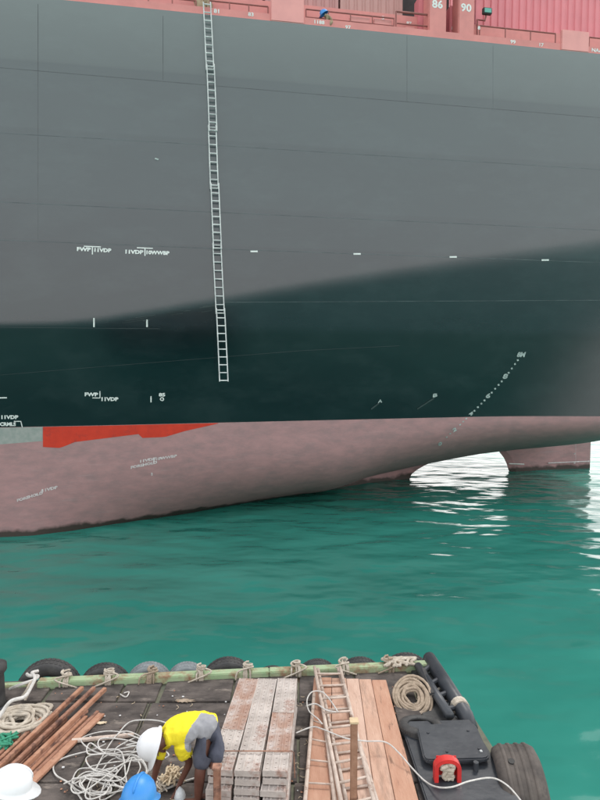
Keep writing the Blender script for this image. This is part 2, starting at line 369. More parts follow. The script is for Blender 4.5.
h = MB().grid(hullP, len(ss), NZ + 1)
h.grid(farP, len(ss), NZ + 1)
n_ = len(ss) - 1
h.grid([[hullP[n_][j] for j in range(NZ + 1)], [farP[n_][j] for j in range(NZ + 1)]], 2, NZ + 1)   # transom
hull = child(h.build('hull_side', M['green_paint'], smooth=True))
botP = []; botF = []
for i, s in enumerate(ss):
    w0 = SIDE[i][-1]; b = bottom(s, w0)
    botP.append([ship(s, fin(s, w_), z) for w_, z in b]); botF.append([ship(s, 2 * WC - fin(s, w_), z) for w_, z in b])
bmb = MB().grid(botP, len(ss), NQ + 1); bmb.grid(botF, len(ss), NQ + 1)
bmb.grid([[botP[n_][j] for j in range(NQ + 1)], [botF[n_][j] for j in range(NQ + 1)]], 2, NQ + 1)
hull_b = child(bmb.build('hull_bottom', M['red_bottom'], smooth=True))
dk = MB(); dk.grid([[hullP[i][0] for i in range(len(ss))], [farP[i][0] for i in range(len(ss))]], 2, len(ss))
child(dk.build('ship_deck', M['ship_pink']))
sk = MB(); SP = []
for i in range(25):
    q = i / 24; s_ = S_3 - 1.5 + (S_ST - S_3 + 1.5) * q
    half = (WC - lerp_tab(wl_tab, s_)) if s_ < S_ST - .02 else .02
    half = max(.02, half - .05 * (1 - q)); top = lerp_tab(pr_tab, s_) + .7; ring = []
    for z in (-3, -1, -.3, 0, .2, .4, .6, .8, top + .6):
        ring.append((s_ + (2.3 * max(0, z) ** 1.7 if q > .8 else 0) * (q - .8) * 5, half * (1 if z > -.4 else .8), z))
    SP.append(ring)
sk.grid([[ship(a, WC - b, z) for a, b, z in r] for r in SP], 25, 9); sk.grid([[ship(a, WC + b, z) for a, b, z in r] for r in SP], 25, 9)
sk.grid([[ship(a, WC - b, z) for a, b, z in SP[-1]], [ship(a, WC + b, z) for a, b, z in SP[-1]]], 2, 9)
child(sk.build('skeg', M['red_bottom'], smooth=True))
tree = None
def mktree():
    vs = []; fs = []
    for P, nv in ((hullP, NZ + 1), (botP, NQ + 1)):
        k = len(vs); vs += [v for r in P for v in r]; nu = len(P)
        fs += [(k + i * nv + j, k + (i + 1) * nv + j, k + (i + 1) * nv + j + 1, k + i * nv + j + 1) for i in range(nu - 1) for j in range(nv - 1)]
    return BVHTree.FromPolygons(vs, fs)
tree = mktree()
def hit(px, py, off=.016):
    d = ray(px, py).normalized(); loc, n, i, dist = tree.ray_cast(CAM, d)
    if loc is None: return None
    if n.dot(d) > 0: n = -n
    return loc + n * off, n
def seam(pts, wd=.02, hgt=.008, m='green_paint', name='weld_seam'):
    line = []
    for (a, b) in zip(pts, pts[1:]):
        k = max(2, int(math.hypot(b[0] - a[0], b[1] - a[1]) / 8))
        line += [(a[0] + (b[0] - a[0]) * j / k, a[1] + (b[1] - a[1]) * j / k) for j in range(k)]
    line.append(pts[-1])
    H = [hit(*p, off=0) for p in line]; H = [x for x in H if x]
    P = []
    for i, (l, n) in enumerate(H):
        t = (H[min(i + 1, len(H) - 1)][0] - H[max(0, i - 1)][0]).normalized(); c = t.cross(n).normalized()
        P.append([l - c * wd - n * .002, l - c * wd * .4 + n * hgt, l + c * wd * .4 + n * hgt, l + c * wd - n * .002])
    return child(MB().grid(P, len(P), 4).build(name, M[m], smooth=True))
for s_ in [[(-20, 66), (300, 93), (640, 121)], [(-20, 132), (210, 145), (640, 172)], [(-20, 201), (210, 212), (640, 232)],
           [(-20, 239), (250, 250), (640, 264)], [(-20, 327.5), (160, 329)], [(216, 302.5), (640, 300)], [(-20, 377), (100, 367), (300, 351), (400, 346)],
           [(163, 8), (163, 80)], [(38, -4), (38, 240)], [(407, 36), (407, 102)], [(493, 46), (493, 112)]]:
    lt = s_[0] in ((-20, 132), (-20, 201), (-20, 239), (216, 302.5), (407, 36), (493, 46)) 
    seam(s_, .013 if lt else .016, .0015, 'seam_chalk' if lt else ('green_paint' if s_[0][1] > 300 else 'seam_dark'))
def patch(outline, m, name, off=.006, step=4):
    """a painted patch: grid columns between a top and a bottom curve, laid on the plating"""
    x0, x1, top, bot = outline; P = []; n = int((x1 - x0) / step) + 1
    for i in range(n + 1):
        px = x0 + (x1 - x0) * i / n; a, b = lerp_tab(top, px), lerp_tab(bot, px); row = []
        for j in range(9):
            r = hit(px, a + (b - a) * j / 8, off); row.append(r[0])
        P.append(row)
    o = child(MB().grid(P, n + 1, 9).build(name, M[m], smooth=True)); return o
def line_y(x): return lerp_tab(DL, x)
DL = []
for i, s in enumerate(ss):                    # the level paint line as it is seen
    p = hullP[i][-1] - CAM
    dep = p.y * math.cos(PITCH) - p.z * math.sin(PITCH); DL.append((300 + 600 * p.x / dep, 400 - 600 * (p.y * math.sin(PITCH) + p.z * math.cos(PITCH)) / dep))
tt = [(x, line_y(x) + .3) for x in range(-40, 260, 5)]
o = patch((43, 218, tt, [(43, 447), (60, 448), (75, 442), (139, 434), (140, 438), (165, 437), (185, 431), (203, 427), (218, line_y(218) + .8)]), 'orange_red', 'paint_patch')
tag(o, 'bright orange red fresh paint patch')
o = patch((-20, 42.6, tt, [(-20, 446), (42.6, 441)]), 'grey_patch', 'paint_patch', off=.004)
tag(o, 'scraped pale grey paint patch')

def text_mesh(txt, size=1.0, bold=.02):
    c = bpy.data.curves.new('t', 'FONT'); c.body = txt; c.size = size; c.offset = bold; c.align_x = 'CENTER'; c.align_y = 'CENTER'
    c.resolution_u = 2
    o = bpy.data.objects.new('t', c); COL.objects.link(o); bpy.context.view_layer.update()
    me = bpy.data.meshes.new_from_object(o.evaluated_get(bpy.context.evaluated_depsgraph_get()))
    bpy.data.objects.remove(o); return me
def hull_text(txt, px, py, hpx, wpx=None, ang=0, shear=0, m='white_mark', name='marking_letter', bold=.05):
    me = text_mesh(txt, 1, bold)
    xs_ = [v.co.x for v in me.vertices]; ys_ = [v.co.y for v in me.vertices]
    W = max(xs_) - min(xs_); H = max(ys_) - min(ys_); cx = (max(xs_) + min(xs_)) / 2; cy = (max(ys_) + min(ys_)) / 2
    sxx = (wpx / W) if wpx else hpx / H
    bm = bmesh.new(); bm.from_mesh(me)
    for v in bm.verts:
        x = (v.co.x - cx) * sxx; y = (v.co.y - cy) * hpx / H; x += shear * y
        c, s = math.cos(R(ang)), math.sin(R(ang))
        r = hit(px + x * c - y * s, py - (x * s + y * c)); v.co = r[0]
    seen = set()
    for v0 in list(bm.verts):                       # every letter its own mesh
        if v0 in seen: continue
        st = [v0]; isl = set([v0])
        while st:
            v = st.pop()
            for e_ in v.link_edges:
                o_ = e_.other_vert(v)
                if o_ not in isl: isl.add(o_); st.append(o_)
        seen |= isl; idx = {v: i for i, v in enumerate(isl)}; fs = set(f for v in isl for f in v.link_faces)
        me2 = bpy.data.meshes.new(name); me2.from_pydata([v.co[:] for v in isl], [], [[idx[v] for v in f.verts] for f in fs])
        child(link(name, me2, M[m]))
    bm.free()
def hull_bar(x0, y0, x1, y1, wpx=1.0, m='white_mark', name='hull_marking'):
    d = Vector((x1 - x0, y1 - y0)); L = d.length; d /= L; c = Vector((-d.y, d.x)) * wpx / 2
    k = max(1, int(L / 5)); P = []
    for i in range(k + 1):
        q = Vector((x0, y0)) + d * L * i / k
        P.append([hit(q.x - c.x, q.y - c.y)[0], hit(q.x + c.x, q.y + c.y)[0]])
    return child(MB().grid(P, k + 1, 2).build(name, M[m]))
hull_text('FWP', 84, 249.3, 4, 14, -2); hull_text('11VDP', 103, 250.3, 4, 17, -2); hull_bar(84, 246.3, 101, 247, 1); hull_bar(92.5, 246.6, 92.5, 254.5, 1.1)
hull_text('11VDP', 134.5, 252, 4, 18, -2); hull_text('10WWBP', 158, 252.8, 4, 23, -2); hull_bar(137, 247.8, 153, 248.5, 1); hull_bar(145, 248.2, 145, 256, 1.1)
hull_bar(94, 318, 94, 327, 1.5); hull_bar(147, 319.5, 147, 327, 1.6)
hull_text('FWP', 91.5, 394.3, 3.8, 13.5, -1); hull_bar(92.5, 397.8, 100, 397.8, .8); hull_bar(100, 391, 100, 397.8, .9); hull_text('11VDP', 110, 399, 3.8, 17, 0)
hull_bar(151, 396, 151, 402.2, 1.2); hull_text('85', 162, 394.6, 3.6, 6.5, 0); hull_text('O', 162, 399, 4, 4.4)
hull_text('11VDP', 10, 417, 3.8, 17, 0); hull_text('CRMLS', 8, 424.0, 3.8, 16, 0); hull_bar(14, 421.2, 21, 421.2, .8); hull_bar(21, 421.2, 22.5, 427.5, .9)
hull_bar(-6, 397.8, 7, 397.6, 1.2)
for a, b in [(254, 251.5), (357, 254), (453, 257), (545, 260)]: hull_bar(a - 3.6, b, a + 3.6, b, 1.6)
hull_text('FOREHOLD', 30, 496.5, 2.8, 27, 17, .2, 'pale_mark'); hull_text('11VDP', 50, 488.8, 3.0, 16, 14, .2, 'pale_mark'); hull_bar(40, 493.5, 42.5, 489, .7, 'pale_mark')
hull_text('FOREHOLD', 144, 464.6, 2.8, 27, 12, .2, 'pale_mark'); hull_text('11VDP', 148, 459.9, 2.8, 16, 10, .2, 'pale_mark'); hull_text('10WWBP', 166.5, 457.3, 2.8, 21, 9, .2, 'pale_mark'); hull_bar(153, 462.5, 156, 457, .7, 'pale_mark')
# stern draught scale: number, then a row of dots, climbing aft
nums = [(521, 354.5, '8M', 5.2, 8), (505.2, 376.2, '8', 5.2, 5), (488, 395.6, '6', 5, 4.6), (470.8, 413.4, '4', 4, 4)]
for x, y, t_, hh, ww in nums: hull_text(t_, x, y, hh, ww, 0, .3, 'draft_mark', 'draught_mark', .05)
for (a, b) in zip(nums, nums[1:]):
    for k in range(1, 5):
        q = k / 5 + (.02 if k == 1 else 0); x = a[0] + (b[0] - a[0]) * q; y = a[1] + (b[1] - a[1]) * q + .8
        hull_bar(x - .8, y + .3, x + .9, y - .3, 1.7, 'draft_mark', 'draught_mark')
for x, y, t_ in [(454.5, 429.5, '2'), (440, 443.5, '0')]: hull_text(t_, x, y, 3.4, 4.2, 30, .3, 'draft_mark', 'draught_mark')
for x, y in [(466, 418.5), (463, 421.5), (460, 424.5), (450, 433.5), (446.5, 437)]: hull_bar(x - .7, y + .4, x + .8, y - .4, 1.2, 'draft_mark', 'draught_mark')
for a_, b_ in (((434, 398), (417, 409)), ((379, 403), (371, 409))): hull_bar(*a_, *b_, 1.4, 'streak', 'scuff_and_glint_mark')
hull_text('B', 435, 395.2, 3.6, 4.6, 10, .3, 'draft_mark'); hull_text('A', 380, 401, 3.2, 4.6, 10, .3, 'draft_mark')
hull_text('B', 152, 474, 3, 1.6, 0, 0, 'pale_mark')
rs = random.Random(21)
for k in range(12):  # thin pale strips painting the highlight streak on the plating
    x = rs.uniform(118, 225); L = rs.uniform(6, 26); y = 322 - (x - 118) * .165 + rs.gauss(0, 1.8)
    hull_bar(x, y, x + L, y - L * .15, rs.uniform(.4, 1.1), 'seam_dark', 'scuff_and_glint_mark')
hull_bar(155, 158.6, 158.6, 159.8, 1.5, 'draft_mark', 'scuff_and_glint_mark')

# rudder on the centre line
sl = [(470, 508.5), (464, 506.8), (458, 504), (452, 499.5), (446, 491)]
def rud_pt(px, py, side_):
    s, _, z = at_w(px, py, WC); return s, z
rows = []
z_top = at_w(545, 432, WC)[2] + .9
zz = [-2.5, 0.0] + [at_w(500, y, WC)[2] for y, _ in sl] + [z_top]
s_l = [at_w(510, 470, WC)[0], at_w(509, 470, WC)[0]] + [at_w(x, y, WC)[0] for y, x in sl] + [at_w(482, 440, WC)[0]]
s_r = at_w(590, 450, WC)[0]
K = 14; P = []
for z, sl_ in zip(zz, s_l):
    ring = []
    for i in range(K + 1):
        q = i / K; th = .42 * (2.6 * math.sqrt(max(q, 0)) - 2.5 * q + .02 * q) * .55 + .02
        ring.append(ship(sl_ + (s_r - sl_) * q, WC - th, z))
    for i in range(K, -1, -1):
        q = i / K; th = .42 * (2.6 * math.sqrt(max(q, 0)) - 2.5 * q + .02 * q) * .55 + .02
        ring.append(ship(sl_ + (s_r - sl_) * q, WC + th, z))
    ring.append(ring[0]); P.append(ring)
rud = MB().grid(P, len(P), len(P[0])).build('rudder', M['red_bottom'], smooth=False)
child(rud)
# fold the rudder's marks onto it
def rud_bar(x0, y0, x1, y1, wpx, m='white_mark'):
    a = Vector(ship(*[at_w(x0, y0, WC - .34)[0], WC - .36, at_w(x0, y0, WC - .34)[2]])); b = Vector(ship(at_w(x1, y1, WC - .34)[0], WC - .36, at_w(x1, y1, WC - .34)[2]))
    o = MB().tube([a, b], wpx * .025, 4).build('rudder_marking', M[m]); child(o)
rud_bar(509, 463.6, 524, 464.2, 1.3); rud_bar(548, 463, 589, 461.2, 1.2, 'pale_mark')
for y in (433.5, 443, 453, 462.5): rud_bar(574.2, y, 574.2, y + 1.2, 1.6, 'pale_mark')
rud_bar(575.5, 433, 575.5, 461, .3, 'pale_mark')
for x, y in ((530.5, 442), (564, 432.3)):
    c = at_w(x, y, WC - .4); rg = []
    for k in range(13): rg.append(ship(c[0] + .09 * math.cos(k * PI / 6), WC - .4, c[2] + .09 * math.sin(k * PI / 6)))
    child(MB().tube(rg, .025, 5, cap=False).build('lifting_eye', M['white_mark']))
for x, y in ((463, 454.5), (478, 451.5), (597, 427)):
    c = at_w(x, y, WC)
    mb = MB(); t_ = ship(c[0], WC, c[2] - .14)
    mb.add([ship(c[0] - .09, WC - .05, c[2] + .12), ship(c[0] + .09, WC - .05, c[2] + .12), ship(c[0] + .09, WC + .05, c[2] + .12), ship(c[0] - .09, WC + .05, c[2] + .12), t_],
           [(0, 1, 4), (1, 2, 4), (2, 3, 4), (3, 0, 4), (3, 2, 1, 0)])
    child(mb.build('drain_bracket', M['dark']))

# ------------------------------------------------------------------ ship's upper works
def sbox(mb, s0, s1, w0, w1, z0, z1, mi=0):
    vs = [ship(s, w_, z) for s in (s0, s1) for w_ in (w0, w1) for z in (z0, z1)]
    return mb.add(vs, [(0, 1, 3, 2), (4, 6, 7, 5), (0, 4, 5, 1), (2, 3, 7, 6), (0, 2, 6, 4), (1, 5, 7, 3)], mi)
def sx_(px, w_=0.1): return at_w(px, 15, w_)[0]
child(sbox(MB(), -30, S_END - 2.3, .03, .16, ZT - .03, ZT + .24).build('sheer_strake', M['ship_pink']))
child(sbox(MB(), -30, sx_(428), .75, .95, ZT, ZT + 1.05).build('hatch_coaming', M['ship_pink']))
child(sbox(MB(), sx_(478), S_END - 2.4, .75, .95, ZT, ZT + 1.0).build('hatch_coaming', M['ship_pink']))
for a, b in [(270.5, 303.5), (560.5, 588), (352, 372), (376, 394), (60, 92)]:
    hh = .92 if a in (270.5,) else (.72 if a > 500 else .62)
    ww = (.0, .10) if a in (270.5, 560.5) else (.35, .5)
    p = sbox(MB(), sx_(a), sx_(b), ww[0] - .02, ww[1], ZT + .0, ZT + hh)
    o = child(p.build('bulwark_plate', M['ship_panel'], bevel=.02))
def rail(px0, px1, n, h0=.95, mid=(.5,), r=.025, wv=.2):
    mb = MB(); a, b = sx_(px0, wv), sx_(px1, wv)
    r1 = child(MB().tube([ship(a, wv, ZT + h0), ship(b, wv, ZT + h0)], r, 6).build('hand_rail', M['ship_rail']))
    for q in mid: child(MB().tube([ship(a, wv, ZT + q), ship(b, wv, ZT + q)], r * .7, 6).build('hand_rail', M['ship_rail']))
    for i in range(n + 1):
        s = a + (b - a) * i / n
        child(MB().tube([ship(s, wv, ZT + .2), ship(s, wv, ZT + h0)], r * .9, 6).build('rail_post', M['ship_rail']))
rail(396, 429, 1, .84, (.45,), .035); rail(480, 556, 3, .66, (.28,)); rail(590, 625, 2, .66, (.28,)); rail(210, 268, 3, .55, (.3,)); rail(100, 196, 4, .5, (.3,)); rail(306, 394, 4, .60, (.35,))
for px0, px1, t_, ty in [(428.5, 446, '86', 4.5), (458, 474, '90', 8)]:
    a, b = sx_(px0), sx_(px1); o = child(sbox(MB(), a, b, .05, .6, ZT - .06, ZT + 6.2).build('lashing_post', M['ship_pink'], bevel=.03))
    me = text_mesh(t_, 1, .03); s, _, z = at_w((px0 + px1) / 2 + .3, ty, .04)
    sc_ = .36
    for v in me.vertices:
        v.co = ship(s + v.co.x * sc_ * 1.1, .044, z + v.co.y * sc_)
    child(link('post_number', me, M['white_mark']))
def deck_text(t_, px, py, sc_, w_=.01, m='white_mark'):
    me = text_mesh(t_, 1, .03); s, _, z = at_w(px, py, w_)
    for v in me.vertices: v.co = ship(s + v.co.x * sc_ * .95, w_, z + v.co.y * sc_ * .8)
    child(link('deck_marking', me, M[m]))
for t_, px, py, q, w_ in [('81', 217, 11.3, .22, .02), ('83', 251, 14.5, .2, .02), ('1188', 319, 22.3, .2, .02), ('97', 348, 27.4, .2, .02), ('5', 383, 18, .2, .32), ('87', 409, 23.5, .2, .6), ('88', 454, 28.5, .2, .6), ('8', 479, 28.0, .2, .02),
                    ('99', 513, 42, .22, .02), ('17', 541, 45, .2, .02), ('NAA', 597, 50.5, .22, .02)]:
    deck_text(t_, px, py, q, w_)
# recess behind the posts: red lockers before a bulkhead with the shade painted near-black
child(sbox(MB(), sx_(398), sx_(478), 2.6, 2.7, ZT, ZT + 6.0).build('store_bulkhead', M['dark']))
for a, b, z1 in [(417, 427, 1.7), (448, 456, 1.5), (404, 413, .62)]:
    child(sbox(MB(), sx_(a, .8), sx_(b, .8), .62, 1.1, ZT, ZT + z1).build('red_locker', M['ship_panel'] if a == 404 else M['box_pink'], bevel=.02))
# containers
def corrugated(s0, s1, w0, w1, z0, z1, m, label, pitch=.28):
    e_ = empty('shipping_container', ship((s0 + s1) / 2, (w0 + w1) / 2, z0), label, 'container')
    def ch(o): o.parent = e_; o.matrix_parent_inverse = Matrix.Translation(-e_.location); return o
    t = .09
    for w_ in (w0, w1 - t):
        f = MB(); sbox(f, s0, s1, w_, w_ + t, z0, z0 + .14); sbox(f, s0, s1, w_, w_ + t, z1 - .1, z1)
        sbox(f, s0, s0 + .12, w_, w_ + t, z0 + .14, z1 - .1); sbox(f, s1 - .12, s1, w_, w_ + t, z0 + .14, z1 - .1)
        ch(f.build('frame', m))
    n = int((s1 - s0 - .24) / pitch); pts = []
    for k in range(n):
        a = s0 + .12 + (s1 - s0 - .24) * k / n; q = (s1 - s0 - .24) / n
        pts += [(a, .03), (a + q * .28, .03), (a + q * .4, .075), (a + q * .68, .075), (a + q * .8, .03)]
    pts.append((s1 - .12, .03))
    ch(MB().grid([[ship(s, w0 + d, z0 + .14), ship(s, w0 + d, z1 - .1)] for s, d in pts], len(pts), 2).build('corrugated_wall', m))
    ch(MB().grid([[ship(s, w1 - d, z0 + .14), ship(s, w1 - d, z1 - .1)] for s, d in pts], len(pts), 2).build('corrugated_wall', m))
    b = MB(); sbox(b, s0 + .02, s1 - .02, w0 + .1, w1 - .1, z0 + .02, z1 - .02); ch(b.build('box_shell', m))
cs = sx_(474.5, 1.2)
corrugated(cs + .03, 13.4, 1.15, 3.6, ZT + .35, ZT + 2.9, M['box_pink'], 'bright pink corrugated container behind the rail right of the post numbered 90')
corrugated(cs + .03, 13.4, 1.15, 3.6, ZT + 2.92, ZT + 5.5, M['box_pink'], 'upper pink corrugated container standing on the one right of the post numbered 90')
corrugated(sx_(340, 1.2), sx_(402, 1.2), 1.15, 3.6, ZT + .35, ZT + 2.9, M['box_beige'], 'beige pink corrugated container left of the dark recess beside post 86')
corrugated(sx_(265, 1.2), sx_(338, 1.2), 1.15, 3.6, ZT + .35, ZT + 2.9, M['box_grey'], 'dusty rose corrugated container behind the crouching worker and the flush plate')
corrugated(sx_(145, 1.2), sx_(262, 1.2), 1.15, 3.6, ZT + .35, ZT + 2.9, M['box_grey'], 'dusty rose corrugated container behind the head of the long ladder')
corrugated(sx_(20, 1.2), sx_(142, 1.2), 1.15, 3.6, ZT + .35, ZT + 2.9, M['box_pink'], 'red pink corrugated container left of the long ladder, partly above the frame')
# floodlight
c = at_w(487, 11.5, .55); fe = empty('floodlight', ship(c[0], c[1], c[2]), 'small floodlight with a green glass on a bracket before the pink container', 'floodlight')
def addc(e_, o): o.parent = e_; o.matrix_parent_inverse = Matrix.Translation(-e_.location); return o
addc(fe, sbox(MB(), c[0] - .17, c[0] + .17, .48, .62, c[2] - .11, c[2] + .11).build('lamp_housing', M['dark'], bevel=.02))
addc(fe, sbox(MB(), c[0] - .13, c[0] + .13, .465, .479, c[2] - .075, c[2] + .075).build('lamp_glass', M['lamp_glass']))
c2 = at_w(478, 19, .55)
addc(fe, MB().tube([ship(c[0], .6, c[2] - .1), ship(c[0] - .05, .6, c2[2]), ship(c2[0], .6, c2[2]), ship(c2[0], .6, ZT + .2)], .035, 6).build('bracket', M['ship_rail']))
# canvas bundle at ladder head
bmx = MB()
for k, (px, py, r_) in enumerate([(198, 4, .22), (203, 8, .17), (209, 3, .2), (197, -3, .2), (206, -4, .24)]):
    s, _, z = at_w(px, py, .3); cpt = ship(s, .32, z)
    pts = [cpt + Vector((random.uniform(-.03, .03), 0, -.3 + .12 * i)) for i in range(6)]
    bmx.tube(pts, r_, 9, rad=[r_ * .35, r_ * .5, r_ * .6, r_ * .55, r_ * .5, r_ * .25])
tag(bmx.build('canvas_bundle', M['tan_cloth'], smooth=True), 'brown canvas and rope bundle at the head of the long ladder', 'canvas bundle')

# ------------------------------------------------------------------ long ladder lashed from short sections
def hang_ladder():
    a_top, a_bot = (207.2, 2), (223.2, 381.5)
    e_ = empty('boarding_ladder', ship(at_w(223, 381, -.15)[0], -.15, at_w(223, 381, -.15)[2]), 'long pale metal ladder of lashed sections hanging down the dark green side', 'ladder')
    cuts = [2, 70, 131, 189, 249, 314, 381.5]
    for k in range(6):
        y0 = cuts[k] - (6 if k else 0); y1 = cuts[k + 1]
        wv = -.12 - .05 * (k % 2) - .0
        off = [-.3, .3, -.4, .2, -.2, .3][k]
        def cx(y): return a_top[0] + (a_bot[0] - a_top[0]) * (y - a_top[1]) / (a_bot[1] - a_top[1]) + off + .35 * math.sin(y * .021)
        def hw(y): return 3.55 + .65 * (y / 380)
        P0, P1 = [], []
        n = 12
        for i in range(n + 1):
            y = y0 + (y1 - y0) * i / n
            for L_, sg in ((P0, -1), (P1, 1)):
                s, _, z = at_w(cx(y) + sg * hw(y), y, wv); L_.append(ship(s, wv, z))
        for L_ in (P0, P1): addc(e_, MB().tube(L_, .021, 6).build('side_rail', M['alu']))
        n = max(1, round((y1 - y0 - 4) / 8.1)); ph = 3.0
        for i in range(n + 1):
            y = y0 + 2 + (y1 - y0 - 3) * i / n
            s0, _, z0 = at_w(cx(y) - hw(y), y, wv); s1, _, z1 = at_w(cx(y) + hw(y), y + .3, wv)
            addc(e_, MB().tube([ship(s0, wv, z0), ship(s1, wv, z0)], .02, 6).build('rung', M['alu']))
hang_ladder()

# ------------------------------------------------------------------ barge
ZB = 1.30
pA = at_z(38, 690, ZB); pB = at_z(432, 671.5, ZB)
BA = math.atan2(pB.y - pA.y, pB.x - pA.x)
barge = empty('work_barge', (-1.0, 5, 0), 'work barge with dark deck boards and a pale green edge beam', 'barge')
def bch(o): o.parent = barge; o.matrix_parent_inverse = Matrix.Translation(-barge.location); return o
def edge(t, inset=0, z=ZB):   # t: metres along far edge from pA; inset towards camera
    d = Vector((math.cos(BA), math.sin(BA), 0)); n = Vector((math.sin(BA), -math.cos(BA), 0))
    p = pA + d * t + n * inset; return Vector((p.x, p.y, z))
LE = (pB - pA).length
Mb = Matrix.Translation(pA - Vector((0, 0, pA.z))) @ Matrix.Rotation(BA, 4, 'Z')
# hull: far edge from t=-.75 to LE+.35
x0, x1 = -.72, LE + .28
rc = at_z(442, 671, ZB); rn = at_z(524, 800, ZB); rdir = (rn - rc) / (rc.y - rn.y)
lc = edge(-.72, -.15); BP = [Vector((lc.x, lc.y, 0)), edge(LE + .02, -.15), rc + Vector((.05, .1, 0)), rc + rdir * (rc.y - 1.4), Vector((lc.x - .2, 1.4, 0))]
def bprism(P, z0, z1):
    k = len(P); return MB().add([(p.x, p.y, z1) for p in P] + [(p.x, p.y, z0) for p in P], [tuple(range(k)), tuple(range(2 * k - 1, k - 1, -1))] + [(i, i + k, (i + 1) % k + k, (i + 1) % k) for i in range(k)])
bch(bprism(BP, -.9, 1.28).build('barge_hull', M['barge_side'], bevel=.03))
cc = sum(BP, Vector()) / 5; bch(bprism([p + (cc - p).normalized() * .02 for p in BP], 1.281, 1.295).build('deck_plate', M['deck_steel']))
# the edge beam in lengths
cuts = [-.02, 1.05, 2.3, 3.3, 4.45, LE + .02]
for a, b in zip(cuts, cuts[1:]):
    bch(MB().box(((a + b) / 2, .07, 1.352), (b - a - .006, .15, .12), Mb).build('edge_beam', M['grass_green'], bevel=.012))
bch(MB().box((x0 / 2 - .02, .085, 1.33), (-x0 - .1, .1, .07), Mb).build('edge_beam', M['grass_green'], bevel=.012))
# deck boards (world frame, rows parallel to the picture)
rowsy = [8.62, 7.93, 7.16, 6.36, 5.56, 4.76, 3.96, 3.2]
def xw(px, y): return (px - 300) / 600 * (y * math.cos(PITCH) + 4.7 * math.sin(PITCH))
colx = [-4.35, -3.55, -2.52, -1.98, -.95, -.02, .8, 1.62]
cnt = 0
for r_ in range(len(rowsy) - 1):
    ya, yb = rowsy[r_], rowsy[r_ + 1]
    cx_ = list(colx)
    if r_ % 2: cx_ = [colx[0]] + [c + .32 * (1 if k % 2 else -1) * .8 + .2 for k, c in enumerate(colx[1:-1])] + [colx[-1]]
    for k in range(len(cx_) - 1):
        g0 = .05 if (r_ == 0 and k in (3, 1)) else .012
        a, b = cx_[k] + g0, cx_[k + 1] - .012
        ytop = ya - .02
        if r_ == 0: # follow the edge beam
            ytop = min(8.55 + .096 * (a + 3.73) - .05, 9.2)
        z1 = 1.325 + random.uniform(0, .012)
        sk = random.uniform(-.008, .008)
        mb = MB(); vs = []
        for (x, y) in ((a, yb + .008 + sk), (b, yb + .008 - sk), (b - .01, ytop + (.09 * (b - a) if r_ == 0 else 0)), (a + .005, ytop)):
            vs += [(x, y, 1.2955), (x, y, z1 + random.uniform(-.004, .004))]
        mb.add(vs, [(0, 1, 3, 2), (2, 3, 5, 4), (4, 5, 7, 6), (6, 7, 1, 0), (1, 7, 5, 3), (0, 2, 4, 6)])
        bch(mb.build('deck_board', M['mat_black'], bevel=.006))
# rubbish lying on deck
sc_b = MB()
for k in range(60):
    px = random.uniform(60, 300); py = random.uniform(695, 798); p = at_z(px, py, 1.345); q = random.uniform(.008, .02)
    sc_b.box((p.x, p.y, p.z), (q * 1.5, q, .008), None)
tag(sc_b.build('deck_litter', M['white_scrap']), 'small white scraps strewn over the dark deck boards', 'litter', kind='stuff')

cw = MB(); rq = random.Random(9)
for k in range(46):
    px, py = rq.choice([(rq.uniform(60, 235), rq.uniform(696, 745)), (rq.uniform(296, 306), rq.uniform(690, 800)), (rq.uniform(385, 440), rq.uniform(675, 730)), (rq.uniform(50, 200), rq.uniform(745, 800))])
    p = at_z(px, py, 1.342); a = rq.uniform(0, 6.28); l = rq.uniform(.03, .12)
    cw.tube(spline([p, p + Vector((math.cos(a) * l * .5, math.sin(a) * l * .5, .006)), p + Vector((math.cos(a + .7) * l, math.sin(a + .7) * l, 0))], 3), .0035, 4)
tag(cw.build('twine_bits', M['debris'], smooth=True), 'short pale twine and wire bits scattered over the deck boards', 'twine', kind='stuff')
cw = MB()
for k in range(120):
    p = at_z(rq.uniform(50, 440), rq.uniform(685, 800), 1.341); q = rq.uniform(.006, .018); a = rq.uniform(0, 3)
    pts = [p + Vector((math.cos(a + t) * q * rq.uniform(.6, 1.3), math.sin(a + t) * q, .004 * rq.random())) for t in (0, 1.6, 3.1, 4.7)]
    cw.add(pts + [p + Vector((0, 0, .012))], [(0, 1, 4), (1, 2, 4), (2, 3, 4), (3, 0, 4)])
tag(cw.build('rust_flakes', M['rust']), 'rust and wood flakes lying over the dark deck boards', 'flakes', kind='stuff')

